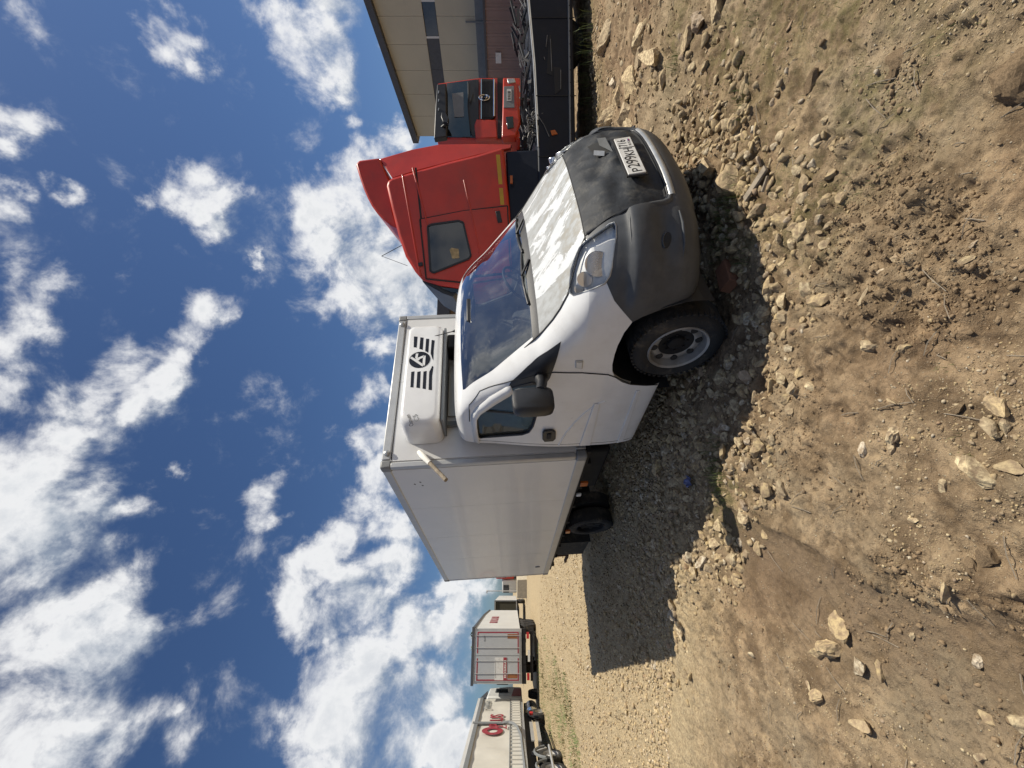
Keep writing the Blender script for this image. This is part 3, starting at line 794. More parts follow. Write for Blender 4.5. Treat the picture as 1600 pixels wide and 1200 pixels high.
# trailer further away with an open dark rear
C0 = Vector((-27.5, 48.0, 0))
ct = empty('open_trailer', tuple(C0), label='distant white trailer with a dark open rear beyond the box trailer', cat='trailer'); off = ct.location
cp = lambda x, y, z: C0 + BX * x + BY * y + Vector((0, 0, z))
MB().prism([cp(0, .3, 1.0), cp(0, 13, 1.0), cp(0, 13, 3.4), cp(0, .3, 3.6)], BX * 2.55).build('body', 'trailer_white', ct, off)
MB().prism([cp(.08, .28, 1.1), cp(2.47, .28, 1.1), cp(2.47, .28, 3.5), cp(.08, .28, 3.5)], BY * .02).build('opening', 'dark_inside', ct, off)  # flat dark sheet on the closed body, painted as the shaded inside
f_ = MB(); f_.bar(cp(0, .2, 1.0), cp(0, .2, 3.6), .1).bar(cp(2.55, .2, 1.0), cp(2.55, .2, 3.6), .1).bar(cp(0, .2, 3.58), cp(2.55, .2, 3.58), .1); f_.build('rear_frame', 'fascia', ct, off)
MB().bar(cp(1.27, 0, .85), cp(1.27, 12, .85), 1.0, .25).build('chassis', 'dark_metal', ct, off)
for y_ in (2.5, 3.8):
    for x_, s_ in ((.03, -1), (2.52, 1)):
        wh_ = empty('wheel'); wh_.parent = ct; wheel_parts(wh_, cp(x_, y_, .5), BX * s_, .5, .36, off, 'dark_metal')
for z in (.35, .6):
    MB().bar(cp(2.5, 5, z), cp(2.5, 10, z), .05, .1).build('side_guard', 'aluminium', ct, off)
# far red lorry and a grey van body beside it
rl = empty('red_lorry', (-27, 62, 0), label='far red lorry partly hidden by the corner of the white cargo box', cat='lorry'); off = rl.location
MB().box((-28.2, 61, 1.3), (-25.8, 63.2, 3.9)).build('cab', 'red_paint', rl, off, bevel=.15)
MB().box((-27.9, 60.9, 2.4), (-26.1, 60.99, 3.4)).build('windscreen', 'dark_glass', rl, off)
MB().box((-28, 61.5, .6), (-26, 68, 1.25)).build('chassis', 'dark_metal', rl, off)
for x_ in (-28.0, -26.0):
    wh_ = empty('wheel'); wh_.parent = rl; wheel_parts(wh_, (x_, 62.2, .5), (1 if x_ > -27 else -1, 0, 0), .5, .34, off, 'dark_metal')
gv = empty('grey_van', (-30, 61, 0), label='pale grey van body between the far red lorry and the open trailer', cat='van'); off = gv.location
MB().box((-30.4, 61.4, .9), (-28.5, 66, 3.0)).build('body', 'trailer_white', gv, off, bevel=.1)
MB().box((-30.3, 61.33, 2.0), (-29.2, 61.39, 2.8)).build('windscreen', 'dark_glass', gv, off)
for x_ in (-30.2, -28.7):
    wh_ = empty('wheel'); wh_.parent = gv; wheel_parts(wh_, (x_, 62.3, .42), (1 if x_ > -29.5 else -1, 0, 0), .42, .25, off, 'dark_metal')
cb = tag(MB().box((-22.6, 44.5, -.05), (-20.6, 45.6, 1.05)).build('concrete_block', 'concrete', None, (-21.6, 45, 0), bevel=.05), 'pale concrete block on the gravel near the far red lorry', 'block'); cb.location = (-21.6, 45, 0)
lp = empty('lamp_post', (-29.4, 60, 0), label='thin lamp post standing among the far lorries', cat='lamp post')
MB().tube([(0, 0, 0), (0, 0, 5.1)], .07, 8).build('pole', 'aluminium', lp); MB().box((-.3, -.1, 5.05), (.1, .1, 5.2)).build('lamp_head', 'trailer_white', lp)


def tree(name, loc, h, r, n, label, seed):
    rg = np.random.default_rng(seed); T = empty(name, loc, label=label, cat='tree')
    tb = MB().tube([(0, 0, -.2), (.1, 0, h * .3), (.05, .1, h * .6), (0, 0, h * .9)], [.22, .16, .1, .03], 8)
    for i in range(7):
        a_ = rg.random() * 6.28; z0 = h * (.3 + .4 * rg.random())
        tb.tube([(0, 0, z0), (math.cos(a_) * r * .6, math.sin(a_) * r * .6, z0 + h * .2)], [.06, .02], 5)
    tb.build('trunk', 'bark', T)
    cl = []
    for i in range(26):
        a_ = rg.random() * 6.28; rr = r * math.sqrt(rg.random()) * .8; cl.append((rr * math.cos(a_), rr * math.sin(a_), h * (.45 + .5 * rg.random()), r * (.18 + .22 * rg.random())))
    vs = []; fs = []
    for i in range(n):
        c_ = cl[rg.integers(len(cl))]; d = rg.normal(size=3); d *= c_[3] / np.linalg.norm(d) * rg.random() ** .4
        p = np.array(c_[:3]) + d; u = rg.normal(size=3); u /= np.linalg.norm(u); w = np.cross(u, rg.normal(size=3)); w /= np.linalg.norm(w) + 1e-6
        s_ = .10 + .10 * rg.random(); k_ = len(vs)
        vs += [tuple(p - u * s_), tuple(p + w * s_ * .5), tuple(p + u * s_), tuple(p - w * s_ * .5)]; fs.append((k_, k_ + 1, k_ + 2, k_ + 3))
    o = MB().add(vs, fs).build('crown', 'leaf', T, recalc=False); o['kind'] = 'stuff'


tree('broadleaf_tree', (-34.6, 58, 0), 6.9, 2.6, 5000, 'leafy green tree showing above the roof of the white box trailer', 3)

# ------------------------------------------------------------------ red lorry with tilted cab and navy flatbed
PY = 7.0
rt = empty('red_flatbed_lorry', (3.4, 8.2, .25), label='red high roofed lorry cab seen side on, in front of a navy flatbed body', cat='lorry'); off = rt.location


def rp(dx, dy, d=0.0):
    p = at(dx, dy, PY); p.y += d; return p


cabp = [(787, 229), (745, 241), (700, 252), (650, 266), (612, 277), (605, 281), (603, 290), (611, 325), (622, 368), (633, 400), (648, 424), (660, 437), (690, 446), (730, 452), (790, 458), (800, 440), (797, 330)]
DEP = 2.4
MB().prism([rp(*p) for p in cabp], (0, DEP, 0)).build('cab', 'red_paint', rt, off, bevel=.05, seg=3)
spo = [(551, 250), (557, 244), (589, 240), (606, 277), (605, 285), (611, 325), (619, 353), (606, 347), (595, 338), (585, 328), (577, 317), (570, 304), (564, 290), (557, 270)]
MB().prism([rp(*p, .12) for p in spo], (0, DEP - .24, 0)).build('roof_spoiler', 'red_paint', rt, off, bevel=.03)
MB().prism([rp(588, 240, .16), rp(640, 225, .16), rp(682, 217, .16), rp(745, 216, .16), rp(800, 217, .16), rp(798, 228, .05), rp(745, 240, .05), rp(650, 264, .05), rp(612, 276, .05)], (0, .10, 0)).build('side_extender', 'red_paint', rt, off, bevel=.015)
MB().prism([rp(588, 240, DEP - .2), rp(682, 217, DEP - .2), rp(800, 217, DEP - .2), rp(798, 228, DEP - .2), rp(612, 276, DEP - .2)], (0, .1, 0)).build('side_extender', 'red_paint', rt, off)
dr = MB().prism([rp(658, 343, -.012), rp(724, 330, -.012), rp(792, 323, -.012), rp(797, 432, -.012), rp(735, 441, -.012), rp(668, 434, -.012)], (0, .02, 0)).build('door', 'red_paint', rt, off, bevel=.004)
sm = MB()
loop = [(656, 343), (724, 330), (793, 322), (798, 434), (735, 443), (666, 436)]
for a_, b_ in zip(loop, loop[1:] + loop[:1]): sm.bar(rp(*a_, -.004), rp(*b_, -.004), .022, .012, (0, 1, 0))
sm.build('door_seam', 'seam', rt, off)
wn = MB().prism([rp(669, 355, -.026), rp(674, 352, -.026), rp(717, 346, -.026), rp(724, 349, -.026), rp(735, 398, -.026), rp(733, 403, -.026), rp(678, 426, -.026), rp(673, 423, -.026)], (0, .02, 0)).build('side_window', 'dark_glass', dr, off)
fr = MB()
wl_ = [(669, 355), (674, 352), (717, 346), (724, 349), (736, 400), (733, 405), (678, 427), (673, 424)]
for a_, b_ in zip(wl_, wl_[1:] + wl_[:1]): fr.bar(rp(*a_, -.028), rp(*b_, -.028), .03, .02, (0, 1, 0))
fr.build('window_rubber', 'black_plastic', dr, off)
MB().prism([rp(703, 391, -.034), rp(706, 388, -.034), rp(717, 390, -.034), rp(718, 404, -.034), rp(707, 405, -.034)], (0, .01, 0)).build('sun_bleached_cloth', 'tan_bag', dr, off)
MB().prism([rp(774, 331, -.03), rp(781, 330, -.03), rp(785, 348, -.03), rp(778, 349, -.03)], (0, .03, 0)).build('door_handle', 'black_plastic', dr, off, bevel=.008)
cr = MB()
for a_, b_ in (((629, 273), (657, 432)), ((725, 281), (748, 388)), ((748, 388), (757, 438)), ((645, 262), (668, 352))): cr.bar(rp(*a_, -.008), rp(*b_, -.008), .03, .02, (0, 1, 0))
cr.build('pressed_crease', 'red_paint', rt, off, bevel=.008)
MB().prism([rp(648, 262, -.004), rp(651, 262, -.004), rp(661, 355, -.004), rp(658, 355, -.004)], (0, .01, 0)).build('roof_joint', 'seam', rt, off)
yt = MB()
for (a0, a1) in ((242, 288), (294, 320), (326, 342)):
    f0 = (a0 - 242) / 100; f1 = (a1 - 242) / 100
    yt = MB().prism([rp(775 + 9 * f0, a0, -.006), rp(781 + 9 * f0, a0, -.006), rp(781 + 9 * f1, a1, -.006), rp(775 + 9 * f1, a1, -.006)], (0, .008, 0)); yt.build('yellow_reflector', 'yellow_tape', rt, off)
MB().bar(rp(657, 411, -.01), rp(658, 416, -.01), .07, .05, (0, 1, 0)).build('marker_lamp', 'black_plastic', rt, off)
MB().prism([rp(657, 432, .1), rp(668, 436, .1), rp(700, 444, .1), rp(716, 452, .1), rp(707, 462, .1), rp(690, 456, .1), rp(672, 446, .1), rp(658, 438, .1)], (0, DEP - .2, 0)).build('sun_visor', 'black_plastic', rt, off, bevel=.02)
MB().prism([rp(688, 448, .06), rp(705, 449, .06), rp(722, 452, .06), rp(722, 457, .06), rp(704, 455, .06)], (0, DEP - .15, 0)).build('windscreen', 'dark_glass', rt, off)
an = MB().tube([rp(623, 377, .2), rp(589, 393, .25)], .006, 5); an.tube([rp(632, 410, .2), rp(589, 393, .25)], .004, 5); an.build('aerial', 'black_plastic', rt, off)
# navy flatbed body under and behind the cab
MB().prism([rp(823, -220), rp(826, 0), rp(835, 100), rp(839, 178), rp(842, 330), rp(903, 330), rp(899, 200), rp(895, 0), rp(892, -220)], (0, 2.4, 0)).build('flatbed_body', 'navy', rt, off, bevel=.03)
MB().prism([rp(790, 232, .08), rp(842, 232, .02), rp(846, 460, .02), rp(800, 460, .08)], (0, 2.2, 0)).build('cab_underbody', 'navy', rt, off, bevel=.03)
rl_ = MB().tube([rp(822, -200, -.01), rp(825, 0, -.01), rp(834, 100, -.01), rp(838, 178, -.01), rp(841, 230, -.01)], .014, 6); rl_.build('deck_edge', 'silver_trim', rt, off)
for q_ in ([(858, 55), (861, 55), (863, 118), (854, 115)], [(865, 105), (876, 106), (877, 140), (867, 148)]):
    MB().prism([rp(*p, -.006) for p in q_], (0, .01, 0)).build('recess', 'seam', rt, off)
lt = MB()
for a_, b_ in (((855, 56), (853, 74)), ((860, 62), (862, 112)), ((850, 90), (851, 94)), ((876, 110), (876, 140)), ((838, 178), (850, 196)), ((850, 196), (858, 214))): lt.bar(rp(*a_, -.012), rp(*b_, -.012), .010, .012, (0, 1, 0))
lt.build('pale_edge', 'scrap_pale', rt, off)  # thin pale bars along the recess and panel edges
for y_ in (-60, 28, 150, 245):
    MB().bar(rp(829 + y_ * .05, y_, -.006), rp(897 + y_ * .02, y_, -.006), .012, .010, (0, 1, 0)).build('panel_joint', 'seam', rt, off)
lr = MB(); lr.bar(rp(886, -200, -.01), rp(892, 320, -.01), .03, .02, (0, 1, 0)); lr.build('lower_rail', 'fascia', rt, off, bevel=.004)
for k in range(14):
    p_ = rp(889 + k * .3, -30 + k * 20, -.012); MB().lathe([(.014, 0), (.012, .008), (.001, .009)], p_, (0, -1, 0), 8).build('bolt_head', 'dark_metal', rt, off)
MB().prism([rp(860, 205, -.02), rp(867, 204, -.02), rp(871, 210, -.02), rp(862, 212, -.02)], (0, .02, 0)).build('side_marker', 'orange', rt, off)
MB().prism([rp(797, 275, -.02), rp(797, 287, -.02), rp(801, 287, -.02), rp(801, 275, -.02)], (0, .03, 0)).build('side_marker', 'orange', rt, off)
for x_ in (2.4, 6.2, 7.6):
    wh_ = empty('wheel'); wh_.parent = rt; z_ = gz(x_, 7.5) + .5; wheel_parts(wh_, (x_, 7.6, z_), (0, -1, 0), .5, .3, off, 'dark_metal')
MB().box((1.6, 8.0, .62), (10, 8.6, .82)).build('chassis_rail', 'dark_metal', rt, off)

# scrap on the deck
rg = random.Random(5)
sp_ = MB()
for i in range(150):
    y_ = rg.uniform(-60, 240); x_ = 836 - 5 * (1 - y_ / 240) - rg.random() ** 2 * (32 if y_ < 105 else 20)
    p = at(x_, y_, PY + .15 + rg.random() * 1.7); d = Vector((rg.uniform(-.6, .6), rg.uniform(-.3, .3), rg.uniform(-.12, .14)))
    p.z = max(p.z, 1.22); sp_.bar(p - d * .5, p + d * .5, rg.uniform(.02, .07), rg.uniform(.01, .05))
tag(sp_.build('scrap_metal', 'scrap', None), 'tangled dark scrap metal heaped on the navy flatbed', 'scrap', kind='stuff')
sp_ = MB()
for i in range(20):
    y_ = rg.uniform(-20, 235); x_ = 834 - 5 * (1 - y_ / 240) - rg.random() * 24
    p = at(x_, y_, PY + .08 + rg.random() * .6); d = Vector((rg.uniform(-.35, .35), rg.uniform(-.1, .1), rg.uniform(-.12, .1)))
    p.z = max(p.z, 1.24); sp_.bar(p - d * .5, p + d * .5, .018, .012)
tag(sp_.build('scrap_strips', 'scrap_pale', None), 'pale bent metal strips lying among the scrap on the flatbed', 'scrap', kind='stuff')
bl = MB().bar(at(836, 62, PY + .1), at(821, 122, PY + .25), .10, .03); tag(bl.build('metal_plank', 'scrap_pale', None), 'long pale metal strip sloping across the scrap on the flatbed', 'plank')
nb_ = MB()
for i in range(60):
    a_ = rg.uniform(0, 6.28); y_ = 195 + rg.gauss(0, 11); x_ = 830 + rg.gauss(0, 5); p = at(x_, y_, PY + .02 + rg.random() * .15)
    d = Vector((rg.uniform(-.14, .14), rg.uniform(-.04, .04), rg.uniform(-.16, .08))); nb_.tube([p, p + d * .5 + Vector((0, -.02, .02)), p + d], .008, 5)
tag(nb_.build('rope_bundle', 'scrap_pale', None), 'frayed grey rope bundle hanging over the edge of the flatbed', 'rope')

# ------------------------------------------------------------------ second red lorry, facing us, with an oval badge
ER = Vector((475 / F * 14.5, 14.5, 0)); EL = Vector((387 / F * 14.0, 14.0, 0)); ED = (EL - ER).normalized(); EN = Vector((-ED.y, ED.x, 0))
if EN.y < 0: EN = -EN            # into the cab
et = empty('red_badge_lorry', (8.9, 15.2, .85), label='red lorry facing us with a black visor, dark grille and oval chrome badge', cat='lorry'); off = et.location


def ep(dx, dy, d=0.0):
    r = ray(dx, dy); o = Vector((0, 0, CAMZ)); P0 = ER + EN * d; n = EN
    return o + r * ((P0 - o).dot(n) / r.dot(n))


def epr(name, pts, d, th, m, parent=None, **kw):
    return MB().prism([ep(*p, d) for p in pts], EN * th).build(name, m, parent or et, off, **kw)


epr('cab', [(683, 130), (749, 121), (813, 121), (813, 216), (749, 218), (682, 216)], .10, 2.0, 'red_paint', bevel=.05)
epr('windscreen', [(698, 130), (745, 124), (747, 214), (697, 213)], .05, .04, 'dark_glass')
epr('paper_sheet', [(706, 146), (724, 144), (725, 182), (710, 183)], .035, .01, 'fascia')
epr('sun_visor', [(683, 131), (697, 130), (698, 213), (678, 216), (680, 170)], -.16, .2, 'black_plastic', bevel=.03)
vb = MB()
for y_ in (146, 159, 173): vb.bar(ep(685, y_, -.17), ep(685.6, y_ - 4, -.17), .03)
vb.build('visor_lamp', 'silver_trim', et, off)
epr('mirror', [(690, 175), (697, 176), (701, 184), (700, 192), (692, 190), (689, 182)], -.35, .14, 'black_plastic', bevel=.02)
MB().tube([ep(692, 198, -.2), ep(698, 192, -.3), ep(688, 200, -.1)], .03, 6).build('mirror_arm', 'black_plastic', et, off)
epr('wiper_panel', [(730, 127), (748, 124), (748, 186), (750, 212), (738, 212), (734, 200)], .0, .06, 'black_plastic', bevel=.01)
wp = MB(); wp.tube([ep(733, 130, -.04), ep(731, 165, -.05), ep(735, 205, -.04)], .018, 5); wp.tube([ep(739, 145, -.04), ep(734, 160, -.05)], .018, 5); wp.build('wiper', 'scrap', et, off)
gr = epr('grille', [(752, 123), (771, 124), (774, 128), (774, 180), (769, 186), (751, 187)], .01, .1, 'seam')
gb = MB()
for i in range(9):
    x_ = 754 + i * 2.1; gb.bar(ep(x_, 126, .0), ep(x_, 184, .0), .02)
gb.build('grille_bars', 'black_plastic', gr, off)
ch = MB().tube([ep(752, 124, -.02), ep(752, 186, -.02)], .018, 5); ch.tube([ep(771, 124, -.02), ep(772, 125, -.02), ep(772, 182, -.02)], .03, 6); ch.build('grille_trim', 'chrome', gr, off)
bc = ep(756.5, 152.5, -.04)
bg_ = MB()
for rr in (1.0,):
    bg_.tube([bc + ED * (.115 * math.cos(a_)) * 1.0 + Vector((0, 0, .175 * math.sin(a_))) for a_ in np.linspace(0, 6.283, 25)[:-1]], .022, 6, True)
bg_.tube([bc + ED * x_ + Vector((0, 0, z_)) for x_, z_ in ((.07, .06), (.03, .10), (-.04, .06), (.0, .0), (.04, -.05), (-.02, -.10), (-.07, -.06))], .026, 6)
bg_.build('oval_badge', 'chrome', et, off, 40)
epr('side_corner', [(744, 186), (775, 187), (777, 215), (743, 216), (741, 196)], -.02, .15, 'red_paint', bevel=.03)
epr('bumper', [(786, 121), (806, 121), (812, 190), (806, 212), (784, 214), (785, 180)], -.10, .3, 'red_paint', bevel=.04)
epr('bumper_centre', [(787, 135), (803, 134), (804, 168), (787, 168)], -.12, .1, 'fascia', bevel=.01)
epr('gap', [(777, 122), (786, 122), (786, 213), (778, 213)], .0, .1, 'seam')
epr('headlamp', [(790, 182), (802, 181), (803, 199), (793, 201)], -.13, .1, 'dark_glass', bevel=.02)
epr('headlamp', [(792, 122), (804, 122), (806, 128), (794, 130)], -.13, .1, 'silver_trim', bevel=.02)
np_ = epr('number_plate', [(792, 139), (799, 139), (799, 157), (792, 157)], -.14, .02, 'plate_white')
bars('plate_text', ep(797.8, 155.5, -.15), -ED, (0, 0, 1), .36, .10, 7, 'ink', np_, off)
ft = MB().box((6.6, 14.6, .3), (9.9, 15.4, 1.4)); ft.build('underbody', 'dark_metal', et, off)
for s_ in (.15, .85):
    wh_ = empty('wheel'); wh_.parent = et; c_ = ER.lerp(EL, s_) + EN * 1.1; c_.z = 1.35; wheel_parts(wh_, c_, -ED if s_ < .5 else ED, .5, .3, off, 'dark_metal')

# ------------------------------------------------------------------ the white refrigerated van
# its own frame: x forward, y to its left, z up, origin at the lower right front corner of the cargo box
def rot(a, b_, c):
    return Matrix.Rotation(a, 4, 'Z') @ Matrix.Rotation(b_, 4, 'Y') @ Matrix.Rotation(c, 4, 'X')


VM = Matrix.Translation((-.728, 4.23, -.754 + CAMZ)) @ rot(rad(-53.82), rad(.43), rad(3.77))
VB = Vector((0, 1.05, -.82))
van = empty('refrigerated_van', mat4=VM @ Matrix.Translation(VB), label='white refrigerated box van with flaking paint on its bonnet and a grey painted bumper', cat='van')
VI = VM.inverted(); VO = VI @ Vector((0, 0, CAMZ))


def vun(dx, dy, ax, val):
    d = VI.to_3x3() @ ray(dx, dy); return VO + d * ((val - VO[ax]) / d[ax])


def vb(mb, name, m, parent=None, **kw):
    return mb.build(name, m, parent or van, VB, **kw)


ZK = [-.46, -.42, -.36, -.28, -.1, .1, .2, .263, .33, .40, .5, .575, .62, .9, 1.18, 1.235, 1.28, 1.31]
XF = [2.27, 2.36, 2.41, 2.43, 2.43, 2.37, 2.29, 2.22, 2.09, 1.95, 1.75, 1.62, 1.57, 1.25, .94, .80, .58, .30]
BK = [.94, .965, .98, .99, 1.0, 1.0, 1.0, .998, .995, .99, .98, .972, .966, .925, .885, .845, .74, .45]
CK = [.85, .90, .90, .90, .88, .82, .76, .70, .62, .52, .38, .32, .30, .29, .29, .28, .25, .1]
NK = [2.4, 2.5, 2.6, 2.6, 2.7, 2.8, 2.9, 3.0, 3.0, 2.9, 2.7, 2.5, 2.4, 2.3, 2.2, 2.2, 2.2, 2.2]


def mono(x, xk, yk):
    xk = np.array(xk); yk = np.array(yk); h = np.diff(xk); d = np.diff(yk) / h; m = np.zeros(len(xk)); m[0] = d[0]; m[-1] = d[-1]
    for i in range(1, len(xk) - 1):
        if d[i - 1] * d[i] > 0:
            a_, c_ = 2 * h[i] + h[i - 1], h[i] + 2 * h[i - 1]; m[i] = (a_ + c_) / (a_ / d[i - 1] + c_ / d[i])
    x = min(max(x, xk[0]), xk[-1]); i = min(max(int(np.searchsorted(xk, x)) - 1, 0), len(h) - 1); t = (x - xk[i]) / h[i]
    return (2 * t**3 - 3 * t**2 + 1) * yk[i] + (t**3 - 2 * t**2 + t) * h[i] * m[i] + (-2 * t**3 + 3 * t**2) * yk[i + 1] + (t**3 - t**2) * h[i] * m[i + 1]


def prof(z): return [mono(z, ZK, k) for k in (XF, BK, CK, NK)]


def hull_inside(p):
    if p.z < ZK[0] or p.z > ZK[-1] or p.x < .15: return False
    xf, b_, c_, n_ = prof(p.z); a_ = max(p.x - (xf - c_), 0) / c_
    return a_**n_ + (abs(p.y - 1.05) / b_)**n_ < 1


def vhit(dx, dy):
    d = VI.to_3x3() @ ray(dx, dy); t = 1.6
    while t < 6 and not hull_inside(VO + d * t): t += .02
    a_, b_ = t - .02, t
    for _ in range(14):
        m_ = (a_ + b_) / 2
        if hull_inside(VO + d * m_): b_ = m_
        else: a_ = m_
    return VO + d * a_


def hull_y(x, z, off_=0.0):
    """right flank surface"""
    xf, b_, c_, n_ = prof(z); a_ = max(x - (xf - c_), 0) / c_
    return 1.05 - b_ * max(1 - a_**n_, 0)**(1 / n_) - off_


def hull_x(y, z, off_=0.0):
    """front surface"""
    xf, b_, c_, n_ = prof(z); h = abs(y - 1.05) / b_
    return xf - c_ + c_ * max(1 - h**n_, 0)**(1 / n_) + off_


def hull_bm(inset=0.0):
    bm = bmesh.new(); zs = sorted(set([round(v, 4) for v in np.arange(-.46, 1.22, .022)] + [.263, 1.235, 1.255, 1.275, 1.29, 1.30, 1.307, 1.31])); rows = []
    for z in zs:
        xf, b_, c_, n_ = prof(z); xf -= inset; b_ -= inset; c_ = min(c_, xf - .2)
        pts = [(.15 + inset, 0), (.15 + inset, b_)] + [(.15 + inset + (xf - c_ - .15 - inset) * k / 22, b_) for k in range(1, 23)]
        for k in range(1, 41):
            f = math.pi / 2 * (1 - k / 40); pts.append((xf - c_ + c_ * math.cos(f)**(2 / n_), b_ * max(math.sin(f), 0)**(2 / n_)))
        rows.append([bm.verts.new((x, 1.05 - h, z)) for x, h in pts])
    top = [bm.verts.new((v.co.x, 1.05, 1.313)) for v in rows[-1]]; rows.append(top)
    for a_, b_ in zip(rows[:-1], rows[1:]):
        for i in range(len(a_) - 1):
            try: bm.faces.new((a_[i], a_[i + 1], b_[i + 1], b_[i]))
            except ValueError: pass
    bmesh.ops.remove_doubles(bm, verts=bm.verts, dist=1e-5)
    bmesh.ops.recalc_face_normals(bm, faces=bm.faces); bm.normal_update()
    return bm


def uv_of(p, ax):
    """coordinates of p in the plane that faces along ax"""
    if ax == 'Y': return p.x, p.z
    if ax == 'X': return p.y, p.z
    if ax == 'Z': return p.x, p.y
    return .6 * p.x + .8 * p.y, p.z           # 'D', the corner of the nose seen obliquely


AXV = {'Y': Vector((0, -1, 0)), 'X': Vector((1, 0, 0)), 'Z': Vector((0, 0, 1)), 'D': Vector((.8, -.6, 0))}


def cut_poly(bm, poly, ax, closed=True):
    a = AXV[ax]
    for i in range(len(poly) if closed else len(poly) - 1):
        (u0, v0), (u1, v1) = poly[i], poly[(i + 1) % len(poly)]
        lo = (min(u0, u1) - .004, min(v0, v1) - .004); hi = (max(u0, u1) + .004, max(v0, v1) + .004); fs = []
        for f in bm.faces:
            if f.normal.dot(a) < .02: continue
            q = [uv_of(v.co, ax) for v in f.verts]
            if max(k[0] for k in q) < lo[0] or min(k[0] for k in q) > hi[0] or max(k[1] for k in q) < lo[1] or min(k[1] for k in q) > hi[1]: continue
            fs.append(f)
        if ax == 'Y': p0 = Vector((u0, 0, v0)); e = Vector((u1 - u0, 0, v1 - v0))
        elif ax == 'X': p0 = Vector((0, u0, v0)); e = Vector((0, u1 - u0, v1 - v0))
        elif ax == 'Z': p0 = Vector((u0, v0, 0)); e = Vector((u1 - u0, v1 - v0, 0))
        else: p0 = Vector((.6 * u0, .8 * u0, v0)); e = Vector((.6 * (u1 - u0), .8 * (u1 - u0), v1 - v0))
        n_ = e.cross(a)
        if n_.length < 1e-7 or not fs: continue
        geom = list({v for f in fs for v in f.verts}) + list({k for f in fs for k in f.edges}) + fs
        bmesh.ops.bisect_plane(bm, geom=geom, plane_co=p0, plane_no=n_.normalized(), dist=1e-5)
        bm.normal_update()


def in_poly(u, v, poly):
    r = False; n = len(poly); j = n - 1
    for i in range(n):
        (a_, b_), (c_, d_) = poly[i], poly[j]
        if (b_ > v) != (d_ > v) and u < (c_ - a_) * (v - b_) / (d_ - b_) + a_: r = not r
        j = i
    return r


DOOR = [(.17, 1.125), (.55, 1.135), (.80, 1.12), (.96, 1.02), (1.10, .86), (1.20, .74), (1.30, .58), (1.335, .445), (1.33, .232), (1.292, .03), (1.244, -.054), (1.148, -.178), (1.085, -.40), (1.075, -.43), (.17, -.43)]
WIN = [(1.102, .782), (.93, .93), (.76, 1.045), (.66, 1.085), (.485, 1.092), (.30, 1.085), (.262, 1.05), (.285, .95), (.372, .66), (.42, .60), (.53, .568), (.70, .55), (1.178, .505), (1.20, .60)]
TRI = [(1.64, .418), (1.263, .470), (1.19, .495), (1.16, .60), (1.09, .795), (1.17, .765), (1.35, .64)]
ARCH = [(1.083, -.47), (1.095, -.33), (1.139, -.18), (1.185, -.10), (1.246, -.035), (1.32, .002), (1.407, .020), (1.52, .027), (1.621, .025), (1.744, .006), (1.834, -.032), (1.870, -.09), (1.895, -.158), (1.93, -.281), (1.945, -.47)]
GREY = [(1.78, -.075), (1.834, -.032), (1.984, .109), (2.08, .166), (2.13, .262), (2.8, .262), (2.8, -.6), (1.78, -.6)]
HEAD = [(1.690, .262), (1.660, .292), (1.60, .320), (1.53, .345), (1.45, .357), (1.378, .364), (1.352, .345), (1.352, .31), (1.362, .248), (1.388, .173), (1.43, .145), (1.48, .133), (1.667, .098), (1.74, .090), (1.765, .10), (1.76, .125)]
COVER = [(.51, .262), (.508, .24), (.525, .017), (.560, -.225), (.59, -.255), (1.10, -.240), (1.10, .262)]
SCREEN = [(.272, .596), (.268, .9), (.285, 1.15), (.30, 1.172), (.60, 1.185), (1.2, 1.19), (1.2, .596)]
HOOD = [(2.4, .503), (2.18, .503), (2.105, .452), (2.0, .36), (1.902, .285), (1.80, .255), (1.711, .243), (1.60, .240), (1.40, .245), (1.40, 1.2), (2.4, 1.2)]


def prepared(inset):
    bm = hull_bm(inset)
    for poly, ax in ((DOOR, 'Y'), (WIN, 'Y'), (ARCH, 'Y'), (GREY, 'Y'), (TRI, 'Y'), (HEAD, 'D'), (COVER, 'X'), (SCREEN, 'X'), (HOOD, 'Z')):
        cut_poly(bm, poly, ax)
    for zz in (.262, .548, .596, -.44):
        bmesh.ops.bisect_plane(bm, geom=bm.verts[:] + bm.edges[:] + bm.faces[:], plane_co=(0, 0, zz), plane_no=(0, 0, 1), dist=1e-5)
    bmesh.ops.bisect_plane(bm, geom=bm.verts[:] + bm.edges[:] + bm.faces[:], plane_co=(1.75, 0, 0), plane_no=(1, 0, 0), dist=1e-5)
    bm.normal_update()
    return bm


def classify(f):
    c = f.calc_center_median(); n = f.normal
    flank = n.y < -.15 and c.x > .16
    if flank and c.x > 1.0 and in_poly(c.x, c.z, ARCH): return 'arch'
    if n.dot(AXV['D']) > .05 and in_poly(*uv_of(c, 'D'), HEAD) and c.z < .40: return 'headlamp'
    if n.x > .1 and c.x < 1.75 and in_poly(c.y, c.z, SCREEN): return 'screen'
    if n.x > .05 and c.z < .262 and c.x > 1.75 and in_poly(c.y, c.z, COVER): return 'cover'
    if c.x > 1.35 and c.z > .262 and c.z < .597 and in_poly(c.x, c.y, HOOD): return 'cowl' if c.z > .548 else 'hood'
    if c.x > 1.7 and c.z < .262 and in_poly(c.x, c.z, GREY): return 'bumper'
    if flank and in_poly(c.x, c.z, TRI): return 'tri'
    if flank and in_poly(c.x, c.z, WIN) and in_poly(c.x, c.z, DOOR): return 'window'
    if flank and in_poly(c.x, c.z, DOOR): return 'door'
    if c.z < -.44: return 'arch'
    return 'shell'


